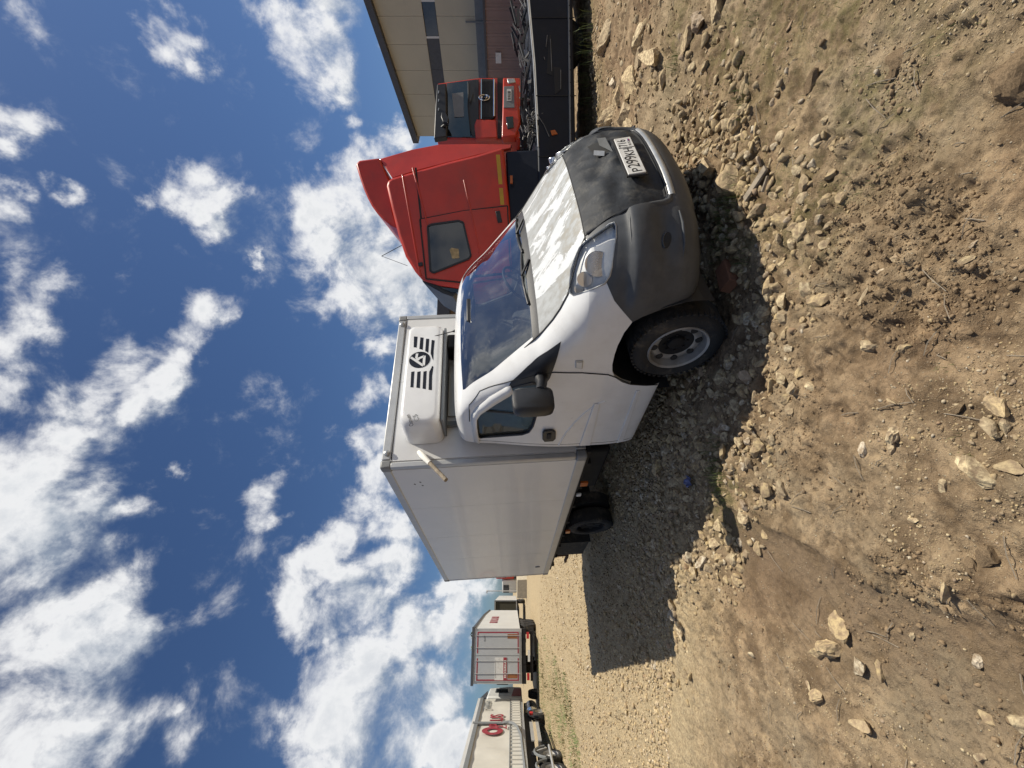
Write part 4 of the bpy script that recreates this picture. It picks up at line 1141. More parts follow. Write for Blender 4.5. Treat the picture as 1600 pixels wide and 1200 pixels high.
def extract(bm, want, mirror=0, shift=None, classes=None):
    """faces of one class as a new mesh; mirror: 0 right half, 1 left half, 2 both"""
    vs = {}; V = []; Fc = []
    for f in bm.faces:
        if classes[f.index] != want: continue
        q = []
        for v in f.verts:
            if v.index not in vs:
                p = v.co.copy()
                if shift: p = shift(p, v.normal)
                vs[v.index] = len(V); V.append(p)
            q.append(vs[v.index])
        Fc.append(tuple(q))
    mb = MB()
    if mirror in (0, 2): mb.add(V, Fc)
    if mirror in (1, 2): mb.add([(p.x, 2.1 - p.y, p.z) for p in V], [q[::-1] for q in Fc])
    return mb


def vpart(mb, name, m, parent=None, smooth=38, weld=False):
    o = vb(mb, name, m, parent, recalc=False)
    if weld:
        bm = bmesh.new(); bm.from_mesh(o.data); bmesh.ops.remove_doubles(bm, verts=bm.verts, dist=2e-4); bm.to_mesh(o.data); bm.free()
    for p in o.data.polygons: p.use_smooth = True
    o.data.set_sharp_from_angle(angle=rad(smooth))
    return o


HB = prepared(0.0)
HB.verts.index_update(); HB.faces.index_update()
CL = [classify(f) for f in HB.faces]
vpart(extract(HB, 'shell', 2, classes=CL), 'cab_body', 'white_paint', weld=True)


def door_shift(p, n):
    # pressed swage lines along the lower door
    def bump(z0, w): return max(0, 1 - abs(p.z - z0) / w)
    fade = min(1, max(0, (1.05 - p.x) / .08)) * 1.0
    k = .0
    return p + n * (.0035 + k)


doorR = vpart(extract(HB, 'door', 0, door_shift, CL), 'door', 'white_paint')
doorL = vpart(extract(HB, 'door', 1, door_shift, CL), 'door', 'white_paint')
hood = vpart(extract(HB, 'hood', 2, lambda p, n: p + n * .003, CL), 'hood', 'hood_paint', weld=True)
vpart(extract(HB, 'cowl', 2, classes=CL), 'cowl', 'black_plastic', weld=True)
vpart(extract(HB, 'screen', 2, classes=CL), 'windscreen', 'glass', weld=True)


def bumper_shift(p, n):
    k = float(sstep(.035, -.01, p.z)) * float(sstep(1.90, 2.02, p.x)) * (1 - float(sstep(.52, .60, p.y))) if True else 0
    k2 = float(sstep(.035, -.01, p.z)) * float(sstep(1.90, 2.02, p.x)) * float(sstep(-.245, -.27, p.z)) * float(sstep(.50, .60, p.y))
    yy = min(p.y, 2.1 - p.y)
    return p + n * (.030 * max(k, k2) + .002 - .034 * math.exp(-((yy - .37) / .13)**2 - ((p.z + .19) / .06)**2))


bumper = vpart(extract(HB, 'bumper', 2, bumper_shift, CL), 'bumper', 'bumper_grey', weld=True)
# headlamps: a dark housing behind, a clear bowed lens, a reflector bowl and chrome inside
for side in (0, 1):
    hl = vpart(extract(HB, 'headlamp', side, lambda p, n: p - Vector((.050, -.022, .006)), CL), 'headlamp', 'lamp_house')
    vpart(extract(HB, 'headlamp', side, lambda p, n: p + n * .006, CL), 'lens', 'lens', hl) if 'lens' in M else None
    sy = (lambda y: y) if side == 0 else (lambda y: 2.1 - y)
    ax = Vector((.80, -.6 if side == 0 else .6, .05))
    for (x_, y_, z_, r_) in ((2.10, .33, .20, .085), (2.03, .27, .285, .05), (1.955, .265, .315, .03)):
        c_ = Vector((x_, sy(y_), z_)) - ax * .012
        MBl = MB().lathe([(r_, .03), (r_ * .98, .034), (r_ * .85, .0), (r_ * .5, -.03), (r_ * .12, -.04)], c_, ax, 24)
        vb(MBl, 'reflector', 'lamp_bowl', hl, smooth=40)
        vb(MB().lathe([(r_ * .36, -.03), (r_ * .36, .0), (r_ * .2, .02)], c_, ax, 16), 'bulb_shield', 'fascia', hl, smooth=40)
# rim of each headlamp
for side in (0, 1):
    pts = []
    for (u, v) in HEAD:
        # back to the surface: march along the oblique axis
        p = Vector((.6 * u, .8 * u, v)) + AXV['D'] * 2.0; t_ = 0
        while t_ < 3 and not hull_inside(p - AXV['D'] * t_): t_ += .004
        q_ = p - AXV['D'] * t_
        pts.append(q_ if side == 0 else Vector((q_.x, 2.1 - q_.y, q_.z)))
    vb(MB().tube(pts, .007, 6, True), 'headlamp_rim', 'silver_trim', smooth=60)

# shut lines
sm = MB()
line = [Vector((x, hull_y(x, z, .004), z)) for x, z in DOOR[1:14]]
dense = []
for a_, b_ in zip(line[:-1], line[1:]):
    for k in range(4):
        p = a_.lerp(b_, k / 4); p.y = hull_y(p.x, p.z, .004); dense.append(p)
sm.tube(dense, .0045, 5)
sm.tube([Vector((.20 - .03 * abs(z) * 0, hull_y(.2, z, .004), z)) for z in np.linspace(-.43, 1.11, 30)], .002, 5)
vb(sm, 'door_seam', 'seam')
sm = MB()
for s_ in (0, 1):
    pts = []
    for (x, y) in HOOD[1:9]:
        z = .262
        for _ in range(40):
            if hull_x(y, z) < x: break
            z += .01
        lo_, hi_ = z - .01, z
        for _ in range(12):
            m_ = (lo_ + hi_) / 2
            if hull_x(y, m_) < x: hi_ = m_
            else: lo_ = m_
        pts.append(Vector((x, y if s_ == 0 else 2.1 - y, lo_ + .003)))
    pts[0].z = .264
    sm.tube(pts, .006, 5)
sm.tube([Vector((hull_x(y, .262, .002), y, .262)) for y in np.linspace(.48, 1.62, 40)], .006, 5)
vb(sm, 'hood_seam', 'seam')
# swage lines pressed into the door
for q_ in ([(905, 695), (922, 694), (937, 629), (928, 630)], [(964, 692), (974, 690), (1000, 610), (994, 611)]):
    P_ = [vun(*p, 1, .05) for p in q_]; P_ = [Vector((p.x, hull_y(p.x, p.z, .004), p.z)) for p in P_]
    vb(MB().prism(P_, (0, -.010, 0)), 'door_swage', 'white_paint', doorR, bevel=.004)
ar = MB(); pts = [Vector((x, hull_y(x, z, .006), z)) for x, z in ((.19, .16), (.45, .15), (.62, .13), (.78, .10), (.88, .06), (.93, .03))]
pts2 = []
for i in range(len(pts) - 1):
    for k in range(4): pts2.append(pts[i].lerp(pts[i + 1], k / 4))
vb(MB().tube([Vector((x, hull_y(x, z, -.002), z)) for x, z in ((.18, .30), (.40, .26), (.60, .20), (.78, .12), (.90, .03), (.93, -.02))], .012, 8), 'door_crease', 'white_paint', doorR, smooth=60)
# side glass and its black frame; three cornered mirror panel
for side in (0, 1):
    d_ = doorR if side == 0 else doorL
    vpart(extract(HB, 'window', side, lambda p, n: p - n * .012, CL), 'side_glass', 'side_glass', d_)
    fr = MB(); sy = (lambda y: y) if side == 0 else (lambda y: 2.1 - y)
    lp_ = [Vector((x, sy(hull_y(x, z, .002)), z)) for x, z in WIN]
    fr.tube(lp_, .012, 6, True); fr.tube([Vector((.70, sy(hull_y(.70, .55, -.02)), .55)), Vector((.72, sy(hull_y(.72, 1.06, -.02)), 1.06))], .016, 6)
    vb(fr, 'window_frame', 'black_plastic', d_, smooth=60)
    vpart(extract(HB, 'tri', side, lambda p, n: p + n * .006, CL), 'mirror_panel', 'black_plastic', d_)
    if side == 1: continue                    # the far mirror is folded out of sight
    # mirror
    mm = empty('wing_mirror'); mm.parent = d_; ky = 1.0 if side == 0 else .35
    c_ = vun(833, 627, 1, -.17)
    c_.y = sy(c_.y)
    bx = MB(); n1 = 20; ring_ = []
    for k, (s_, dx_) in enumerate(((.80, .05), (.97, .035), (1, .0), (.97, -.05), (.85, -.075))):
        for i in range(n1):
            a_ = 2 * math.pi * i / n1; ca = math.copysign(abs(math.cos(a_))**.45, math.cos(a_)); sa = math.copysign(abs(math.sin(a_))**.40, math.sin(a_))
            ring_.append((c_.x + dx_ + ca * .0, c_.y + ca * .102 * s_ * ky - (0 if side == 0 else .09), c_.z + sa * .153 * s_))
    fs = [(k * n1 + i, k * n1 + (i + 1) % n1, (k + 1) * n1 + (i + 1) % n1, (k + 1) * n1 + i) for k in range(4) for i in range(n1)] + [tuple(range(n1)), tuple(range(4 * n1, 5 * n1))[::-1]]
    vb(bx.add(ring_, fs), 'mirror_housing', 'black_plastic', mm, smooth=50)
    a1 = Vector((1.27, sy(hull_y(1.27, .54, 0)), .54)); a2 = Vector((c_.x + .03, c_.y + (.07 if side == 0 else -.07), c_.z - .06))
    vb(MB().tube([a1, a1.lerp(a2, .5) + Vector((0, 0, -.01)), a2], [.055, .04, .038], 10), 'mirror_arm', 'black_plastic', mm, smooth=50)
# white weather shield over the side window
vz = [(.175, 1.115), (.50, 1.118), (.66, 1.112), (.78, 1.065), (.95, .945), (1.10, .81), (1.135, .77)]
vi = [(.19, 1.065), (.50, 1.070), (.63, 1.062), (.72, 1.025), (.88, .90), (1.03, .775), (1.085, .745)]
vs = [Vector((x, hull_y(x, z, .004), z)) for x, z in vz] + [Vector((x, hull_y(x, z, .030), z)) for x, z in vi]
n_ = len(vz); vb(MB().add(vs, [(i, i + 1, n_ + i + 1, n_ + i) for i in range(n_ - 1)]), 'weather_shield', 'white_paint', doorR, smooth=50, recalc=False).modifiers.new('t', 'SOLIDIFY').thickness = .006
# handle, side repeater
P_ = [vhit(*p) for p in ((847, 672), (850, 669), (864, 669), (868, 673), (868, 682), (864, 686), (850, 686), (847, 682))]
P_ = [Vector((p.x, .052, p.z)) for p in P_]
hd = vb(MB().prism(P_, (0, -.022, 0)), 'door_handle', 'black_plastic', doorR, bevel=.006)
vb(MB().box((.37, .020, .395), (.46, .0305, .435)), 'handle_recess', 'seam', hd, bevel=.004)
P_ = [vhit(*p) for p in ((899, 563), (911, 563), (910, 575), (899, 574))]
mk = vb(MB().prism([Vector((p.x, hull_y(p.x, p.z, -.002), p.z)) for p in P_], (0, -.012, 0)), 'side_repeater', 'silver_trim', bevel=.004)
c_ = sum(P_, Vector()) / 4
vb(MB().prism([Vector((c_.x + (p.x - c_.x) * .72, hull_y(p.x, p.z, .008), c_.z + (p.z - c_.z) * .72)) for p in P_], (0, -.006, 0)), 'repeater_lens', 'plate_white', mk)


# black vinyl cover over the grille, wrinkled, pushed out a little
def cover_shift(p, n):
    w_ = math.sin(p.y * 19 + p.z * 23) * .35 + math.sin(p.y * 7 - p.z * 31 + 1.3) * .4 + math.sin((p.y - p.z) * 41) * .2
    e_ = min(1, min(abs(p.y - .51), abs(p.z - .262), abs(p.z + .25)) / .05)
    return p + n * (.012 + .012 * w_ * e_)


cbm = bmesh.new()
tmp = extract(HB, 'cover', 0, classes=CL)
cvv = MB()
ny, nz = 60, 44
vs = []
for j in range(nz + 1):
    z = .262 - (.262 + .245) * j / nz
    yl = np.interp(z, [-.255, -.225, .017, .24, .262], [.60, .562, .526, .509, .511])
    for i in range(ny + 1):
        y = yl + (2.1 - 2 * yl) * i / ny
        p = Vector((hull_x(y, z), y, z))
        e_ = min(1, min(y - yl, 2.1 - yl - y, .262 - z, z + .245) / .06)
        w_ = math.sin(y * 13 + z * 19 + 2 * math.sin(z * 9)) * .35 + math.sin(y * 6 - z * 27 + 1.3) * .4 + math.sin((y - z) * 37 + math.sin(y * 11) * 2) * .22
        w_ += -1.8 * math.exp(-((y - .98) / .05)**2 - ((z - .115) / .06)**2) + 1.1 * math.exp(-((y - 1.05) / .10)**2 - ((z - .02) / .05)**2) - 1.2 * math.exp(-((y - 1.42) / .12)**2 - ((z - .12) / .06)**2)
        p.x += .010 + .013 * w_ * max(e_, 0); vs.append(p)
fs = [(j * (ny + 1) + i, (j + 1) * (ny + 1) + i, (j + 1) * (ny + 1) + i + 1, j * (ny + 1) + i + 1) for j in range(nz) for i in range(ny)]
cv = vb(MB().add(vs, fs), 'grille_cover', 'vinyl', smooth=80, recalc=False)
bm_ = MB(); eg = [Vector((hull_x(y, z, .016), y, z)) for y, z in ([(.512, .255), (.527, .017), (.563, -.225), (.61, -.25)] + [(y, -.25) for y in np.linspace(.7, 1.4, 8)] + [(1.49, -.25), (1.537, -.225), (1.573, .017), (1.588, .255)])]
vb(bm_.tube(eg, .009, 6), 'cover_hem', 'black_plastic', cv, smooth=60)
tp = [vhit(917, 234), vhit(931, 250), vhit(957, 245), vhit(945, 222)]
tp = [Vector((hull_x(p.y, p.z, .022), p.y, p.z)) for p in tp]
vb(MB().add(tp, [(0, 1, 2, 3)]), 'torn_opening', 'seam', cv)
fl = [tp[3] + Vector((.002, 0, 0)), tp[2] + Vector((.004, 0, 0)), (tp[0] * .35 + tp[3] * .65) + Vector((.035, 0, .01)), ]
vb(MB().add([tp[3] + Vector((.006, .01, 0)), tp[2] + Vector((.008, 0, 0)), tp[0].lerp(tp[2], .45) + Vector((.03, 0, 0)), tp[0].lerp(tp[3], .5) + Vector((.03, 0, 0))], [(0, 1, 2, 3)]), 'torn_flap', 'fascia', cv, recalc=False)
vb(MB().bar(tp[0].lerp(tp[1], .75) + Vector((.01, 0, 0)), tp[1].lerp(tp[2], .5) + Vector((.012, 0, 0)), .03, .012), 'grille_slat', 'silver_trim', cv)
# number plate
pa = Vector((2.452, .753, -.019)); pb_ = Vector((2.452, 1.235, -.026)); pz = Vector((.012, .004, -.112))
pl_ = vb(MB().prism([pa, pb_, pb_ + pz, pa + pz], (.012, 0, 0)), 'number_plate', 'plate_white', bevel=.002)
fx = Vector((0, 1, -.0145)).normalized(); fz = -pz.normalized()
vb(MB().prism([pa + Vector((-.006, -.012, .012)), pb_ + Vector((-.006, .012, .012)), pb_ + pz + Vector((-.006, .012, -.012)), pa + pz + Vector((-.006, -.012, -.012))], (.010, 0, 0)), 'plate_holder', 'black_plastic', pl_)
o0 = pa + pz + Vector((.0125, 0, 0))
for txt, u0, w_, h_, v0 in (('P', .018, .042, .062, .022), ('299', .070, .148, .078, .022), ('KH', .228, .098, .062, .022), ('716', .352, .098, .058, .044), ('RUS', .360, .055, .018, .016)):
    put_text('plate_text', txt, o0 + fx * u0 + fz * v0, fx, fz, w_, h_, 'ink', pl_, VB, .001)
vb(MB().bar(o0 + fx * .338 + fz * .004 + Vector((.001, 0, 0)), o0 + fx * .338 + fz * .108 + Vector((.001, 0, 0)), .004, .002), 'plate_divider', 'ink', pl_)
for k, m_ in enumerate(('plate_white', 'blue_ink', 'red_ink')):
    vb(MB().bar(o0 + fx * .425 + fz * (.031 - .006 * k) + Vector((.001, 0, 0)), o0 + fx * .452 + fz * (.031 - .006 * k) + Vector((.001, 0, 0)), .002, .006), 'plate_flag', m_, pl_)
# silver bar under the cover and the turned up ends of the bumper lip
vb(MB().tube([Vector((hull_x(y, -.275, .012), y, -.275 + .0 * y)) for y in np.linspace(.60, 1.5, 20)], .026, 8), 'lower_grille_bar', 'silver_trim', smooth=60)
vb(MB().tube([Vector((hull_x(y, -.235, .0), y, -.235)) for y in np.linspace(.60, 1.5, 20)], .016, 6), 'lower_grille_gap', 'seam')
for s_ in (0, 1):
    pts = [(.60, -.262), (.565, -.25), (.545, -.21), (.535, -.14), (.522, -.05), (.50, .0), (.45, .012), (.36, .015), (.27, .012)]
    P_ = [Vector((hull_x(y, z, .012), y if s_ == 0 else 2.1 - y, z)) for y, z in pts]
    vb(MB().tube(P_, [.02, .024, .024, .02, .016, .014, .012, .010, .006], 8), 'bumper_lip', 'bumper_grey', bumper, smooth=60)
    c_ = Vector((hull_x(.345, -.215, .026), .345 if s_ == 0 else 1.755, -.215)); ax = Vector((.85, -.55 if s_ == 0 else .55, 0))
    P_ = []
    for k in range(20):
        a_ = 2 * math.pi * k / 20; y_ =   .335 + .042 * math.cos(a_); z_ = -.205 + .026 * math.sin(a_) - .25 * .042 * math.cos(a_); q_ = Vector((hull_x(y_, z_), y_, z_)) + Vector((.80, -.60, 0)) * (.036 - .034 * math.exp(-((y_ - .37) / .13)**2 - ((z_ + .19) / .06)**2)); P_.append(Vector((q_.x, q_.y if s_ == 0 else 2.1 - q_.y, q_.z)))
    vb(MB().add(P_, [tuple(range(20))]), 'fog_lamp_hole', 'seam', bumper, recalc=False)
    vb(MB().tube([p + Vector((.001, 0, .0)) for p in P_[1:10]], .006, 6), 'fog_lamp_brow', 'bumper_grey', bumper, smooth=60)
    P_ = [Vector((hull_x(y, z, .044), y if s_ == 0 else 2.1 - y, z)) for y, z in ((.47, -.29), (.40, -.305), (.30, -.31), (.22, -.30))]
    vb(MB().tube(P_, [.006, .011, .010, .004], 8), 'fog_lamp_ledge', 'bumper_grey', bumper, smooth=60)
# wipers, aerial, roof lamps
wi = MB()
for y0, y1 in ((.55, 1.20), (1.15, 1.78)):
    P_ = [Vector((hull_x(y, z, .016), y, z)) for y, z in [(y0 + (y1 - y0) * k / 8, .605 + .022 * math.sin(k / 8 * 3.1)) for k in range(9)]]
    wi.tube(P_, .011, 6); wi.tube([Vector((hull_x((y0 + y1) / 2, .56, .01), (y0 + y1) / 2 + .12, .565)), P_[4] + Vector((.012, 0, .004))], .012, 6)
vb(wi, 'wiper', 'black_plastic', smooth=60)
ab = vun(711, 517, 0, .40); at_ = vun(660, 530, 0, .33)
vb(MB().tube([ab + Vector((0, 0, -.04)), ab, ab + (at_ - ab) * .08, at_], [.022, .018, .006, .003], 6), 'aerial', 'black_plastic', smooth=60)
for yy in (.36, 1.74):
    vb(MB().lathe([(.05, -.03), (.05, .01), (.035, .035), (.01, .045)], (.36, yy, 1.235), (0, 0, 1), 16), 'roof_lamp', 'plate_white', smooth=50)

# cab interior
IB = prepared(.035); IB.verts.index_update(); IB.faces.index_update(); IC = [classify(f) for f in IB.faces]
IC = ['trim' if (c_ in ('shell', 'door') and f.calc_center_median().z > -.2) or (c_ == 'cowl') else 'x' for c_, f in zip(IC, IB.faces)]
vpart(extract(IB, 'trim', 2, classes=IC), 'cab_lining', 'interior', weld=True)
db = MB()
pr_ = [(1.02, .05), (1.05, .48), (1.15, .555), (1.42, .555), (1.50, .50), (1.50, .05)]
db.prism([Vector((x, .22, z)) for x, z in pr_], (0, 1.66, 0)); vb(db, 'dashboard', 'dash', bevel=.03)
for y in (.45, 1.10, 1.55):
    se = MB().prism([Vector((x, y - .23, z)) for x, z in ((.25, .02), (.78, .02), (.80, .12), (.72, .16), (.42, .14), (.34, .62), (.24, .66), (.22, .1))], (0, .46, 0)); vb(se, 'seat', 'seat_cloth', bevel=.05)
sw = MB(); c_ = Vector((.93, 1.55, .60)); ax = Vector((-.75, 0, .66)).normalized(); u_ = ax.orthogonal().normalized(); v_ = ax.cross(u_)
sw.tube([c_ + (u_ * math.cos(a_) + v_ * math.sin(a_)) * .20 for a_ in np.linspace(0, 6.283, 29)[:-1]], .014, 8, True)
for a_ in (.5, 2.6, 4.7): sw.tube([c_ - ax * .03, c_ + (u_ * math.cos(a_) + v_ * math.sin(a_)) * .2], .014, 6)
sw.tube([c_ - ax * .02, c_ - ax * .3], .035, 8); vb(sw, 'steering_wheel', 'dash', smooth=60)
vb(MB().prism([Vector((1.05, .9, 1.12)), Vector((1.05, 1.2, 1.12)), Vector((1.05, 1.2, 1.04)), Vector((1.05, .9, 1.04))], (.02, 0, 0)), 'rear_view_mirror', 'black_plastic', bevel=.01)
vb(MB().box((1.25, .9, .56), (1.40, 1.15, .575)).box((1.2, .35, .56), (1.35, .52, .572)), 'papers', 'plate_white')

# wheels
for (x, y, s_, z_) in ((1.472, .12, -1, -.478), (1.472, 1.98, 1, -.478), (-2.74, .12, -1, -.49), (-2.74, 1.98, 1, -.49)):
    w_ = empty('wheel'); w_.parent = van; R_ = .348
    ax = Vector((0, s_, 0)); c_ = Vector((x, y, z_))
    ty = MB().lathe([(R_ * .625, -.012), (R_ * .66, .0), (R_ * .80, .008), (R_ * .90, .002), (R_ * .965, -.015), (R_, -.04), (R_, -.185), (R_ * .95, -.21), (R_ * .62, -.20)], c_, ax, 48, True)
    for k in range(48):                                   # tread blocks on the shoulder
        a_ = 2 * math.pi * k / 48; e_ = Vector((math.cos(a_), 0, math.sin(a_))); ty.bar(c_ + e_ * (R_ * .955) + ax * -.03, c_ + e_ * (R_ * 1.005) + ax * -.03, .022, .05, ax)
    vb(ty, 'tyre', 'rubber', w_, smooth=40)
    front = x > 0
    rim = MB().lathe([(R_ * .30, -.105), (R_ * .335, -.088), (R_ * .36, -.062), (R_ * .42, -.050), (R_ * .49, -.052), (R_ * .545, -.062), (R_ * .565, -.066), (R_ * .575, -.03), (R_ * .59, -.004), (R_ * .635, .006), (R_ * .655, -.004), (R_ * .62, -.06), (R_ * .3, -.16)], c_, ax, 40)
    vb(rim, 'rim', 'silver_rim' if front else 'dark_metal', w_, smooth=40)
    vb(MB().lathe([(R_ * .385, -.09), (R_ * .38, -.058), (R_ * .33, -.055), (R_ * .19, -.075), (R_ * .17, -.05), (R_ * .10, -.042), (.004, -.040)], c_, ax, 30), 'hub', 'dark_metal', w_, smooth=40)
    for k in range(8):
        a_ = 2 * math.pi * k / 8 + .2; e_ = Vector((math.cos(a_), 0, math.sin(a_)))
        vb(MB().lathe([(.027, -.062), (.027, -.0455), (.001, -.045)], c_ + e_ * R_ * .470, ax, 14), 'vent_hole', 'seam', w_)
        vb(MB().lathe([(.010, -.08), (.010, -.056), (.001, -.054)], c_ + e_ * R_ * .25, ax, 6), 'wheel_nut', 'dark_metal', w_)
    if not front:
        vb(MB().lathe([(R_ * .62, -.25), (R_, -.28), (R_, -.45), (R_ * .62, -.48)], c_, ax, 40, True), 'inner_tyre', 'rubber', w_, smooth=40)
# wheel housings and underbody
ah = MB().lathe([(.0, 0), (.52, 0), (.52, .36), (0, .36)], (1.50, .13, -.42), (0, 1, 0), 28)
for y0 in (.14, 1.60):
    hs = MB(); n_ = 24; vs = []
    for k in range(n_ + 1):
        a_ = math.pi * (1.12 * k / n_ - .06); r_ = .50
        vs += [(1.50 + .48 * math.cos(a_), y0 - .05, -.45 + r_ * math.sin(a_)), (1.50 + .48 * math.cos(a_), y0 + .42, -.45 + r_ * math.sin(a_))]
    vb(hs.add(vs, [(2 * k, 2 * k + 2, 2 * k + 3, 2 * k + 1) for k in range(n_)]), 'wheel_housing', 'black_plastic', recalc=False)
ub = MB().box((.2, .25, -.40), (1.0, 1.85, -.12)).box((.95, .62, -.50), (2.15, 1.48, .2)).box((-5.1, .55, -.30), (.4, .67, -.06)).box((-5.1, 1.43, -.30), (.4, 1.55, -.06))
ub.box((-5.1, .06, -.06), (-.02, 2.04, -.012)).box((-2.9, .3, -.55), (-2.58, 1.8, -.38)).box((.06, .12, -.36), (.2, 1.98, .55))
for k in range(8): ub.box((-5.0 + k * .65, .1, -.12), (-4.93 + k * .65, 2.0, -.058))
vb(ub, 'chassis', 'dark_metal', bevel=.008)
vb(MB().box((-1.7, .36, -.44), (-.6, .60, -.10)), 'fuel_tank', 'dark_metal', bevel=.04)
vb(MB().box((-.45, .40, -.32), (-.12, .6, -.1)), 'battery_box', 'dark_metal', bevel=.01)
fa = vun(887, 842, 1, .14); fb_ = vun(916, 872, 1, .14)
vb(MB().box((-3.55, .13, -.62), (-3.535, .60, -.04)), 'mud_flap', 'rubber'); vb(MB().box((-3.55, 1.5, -.62), (-3.535, 1.97, -.04)), 'mud_flap', 'rubber')
vb(MB().box((-4.35, .14, -.60), (-3.56, .17, -.05)), 'side_skirt', 'rubber')
vb(MB().tube([(-5.1, .30, -.42), (-5.1, 1.8, -.42)], .035, 8).bar((-4.55, .28, -.34), (-5.1, .28, -.42), .05), 'underrun_bar', 'rust', smooth=50)
vb(MB().bar((-4.42, .15, -.30), (-4.42, .15, -.02), .03).bar((-4.4, .15, -.33), (-4.75, .12, -.31), .06, .03), 'skirt_bracket', 'rust')
q_ = vun(912, 754, 1, .06); vb(MB().box((q_.x - .05, .03, q_.z - .045), (q_.x + .05, .06, q_.z + .045)), 'side_marker', 'orange', bevel=.006)
q_ = vun(904, 771, 1, .05); vb(MB().box((q_.x - .035, .02, q_.z - .03), (q_.x + .035, .05, q_.z + .03)), 'side_marker', 'plate_white', bevel=.01)
q_ = vun(887, 829, 1, .06); vb(MB().box((q_.x - .05, .03, q_.z - .035), (q_.x + .05, .06, q_.z + .035)), 'side_marker', 'orange', bevel=.006)

# cargo box
BLN, BH, BW = 5.2, 2.05, 2.10
cbx = empty('cargo_box'); cbx.parent = van
vb(MB().box((-BLN + .02, .02, .02), (-.02, BW - .02, BH - .02)), 'core', 'box_panel', cbx)
xs = [-.075, -1.171, -2.367, -3.583, -BLN + .075]
for a_, b_ in zip(xs[:-1], xs[1:]):
    vb(MB().box((b_ + .002, .006, .10), (a_ - .002, .022, BH - .085)), 'side_panel', 'box_panel', cbx)
    vb(MB().box((b_ + .002, BW - .022, .10), (a_ - .002, BW - .006, BH - .085)), 'side_panel', 'box_panel', cbx)
vb(MB().box((-.022, .075, .10), (-.006, 1.05 - .002, BH - .085)), 'front_panel', 'box_panel', cbx)
vb(MB().box((-.022, 1.05 + .002, .10), (-.006, BW - .075, BH - .085)), 'front_panel', 'box_panel', cbx)
vb(MB().box((-BLN + .006, .08, .1), (-BLN + .022, 1.046, BH - .09)), 'rear_door', 'box_panel', cbx); vb(MB().box((-BLN + .006, 1.054, .1), (-BLN + .022, BW - .08, BH - .09)), 'rear_door', 'box_panel', cbx)
vb(MB().box((-BLN + .05, .05, BH - .022), (-.05, BW - .05, BH - .004)), 'roof_panel', 'box_panel', cbx)
W_ = .085
for y0 in (0, BW - W_):
    vb(MB().box((-BLN + W_, y0, -.005), (-W_, y0 + W_, .105)), 'frame_rail', 'aluminium', cbx, bevel=.012)
    vb(MB().box((-BLN + W_, y0, BH - .09), (-W_, y0 + W_, BH)), 'frame_rail', 'aluminium', cbx, bevel=.012)
    for x0 in (-BLN, -.062):
        vb(MB().box((x0, y0 if y0 == 0 else BW - .062, .11), (x0 + .062, .062 if y0 == 0 else BW, BH - .09)), 'corner_post', 'aluminium', cbx, bevel=.012)
        for z0 in (-.008, BH - .105):
            vb(MB().box((x0 - .003 - (.035 if x0 < -1 else 0) + (0 if x0 < -1 else -.033), y0 - .003, z0), (x0 + .065 + (.033 if x0 < -1 else 0), y0 + W_ + .003, z0 + .113)), 'corner_cap', 'corner_plastic', cbx, bevel=.02, seg=3)
for z0, z1 in ((-.005, .105), (BH - .09, BH)):
    for x0 in (-BLN, -.062):
        vb(MB().box((x0, W_ + .004, z0), (x0 + .062, BW - W_ - .004, z1)), 'frame_rail', 'aluminium', cbx, bevel=.012)
        if z0 > 1 and x0 > -1: vb(MB().box((-.02, W_, z0 - .012), (-.002, BW - W_, z0 - .002)), 'rail_gap', 'seam', cbx)
for y_ in (.16, BW - .16):
    vb(MB().lathe([(.032, 0), (.03, .02), (.015, .03), (.002, .031)], (-.0, y_, BH - .05), (1, 0, 0), 16), 'marker_lamp', 'silver_trim', cbx, smooth=50)
for dx_, dz_ in ((0, .045), (-.045, -.03), (.045, -.02)):
    q_ = vun(655, 757, 1, 0); c_ = Vector((q_.x + dx_, .0055, q_.z + dz_))
    vb(MB().prism([c_ + Vector((.014, 0, .006)), c_ + Vector((.0, 0, .012)), c_ + Vector((-.014, 0, -.004)), c_ + Vector((0, 0, -.010))], (0, -.002, 0)), 'three_mark_badge', 'ink', cbx)
q_ = vun(840, 886, 1, 0)
vb(MB().lathe([(.045, 0), (.045, .01), (.03, .014)], (q_.x, .006, q_.z), (0, -1, 0), 20), 'drain_cap', 'corner_plastic', cbx)
# pole clamped to the front of the box, white wrapped above
r0 = vun(655, 706, 0, .02); r1 = vun(697, 750, 0, .16); r0.x = .02
rm_ = r0.lerp(r1, .45)
rd = vb(MB().tube([r0.lerp(r1, .35), r0.lerp(r1, .6), r1], .022, 8), 'clearance_pole', 'grey_wood', smooth=60)
vb(MB().tube([r0 + Vector((.0, 0, 0)), r0.lerp(r1, .15) + Vector((.005, .004, .006)), r0.lerp(r1, .3), r0.lerp(r1, .42)], [.024, .034, .030, .026], 8), 'white_wrapping', 'white_cord', rd, smooth=60)

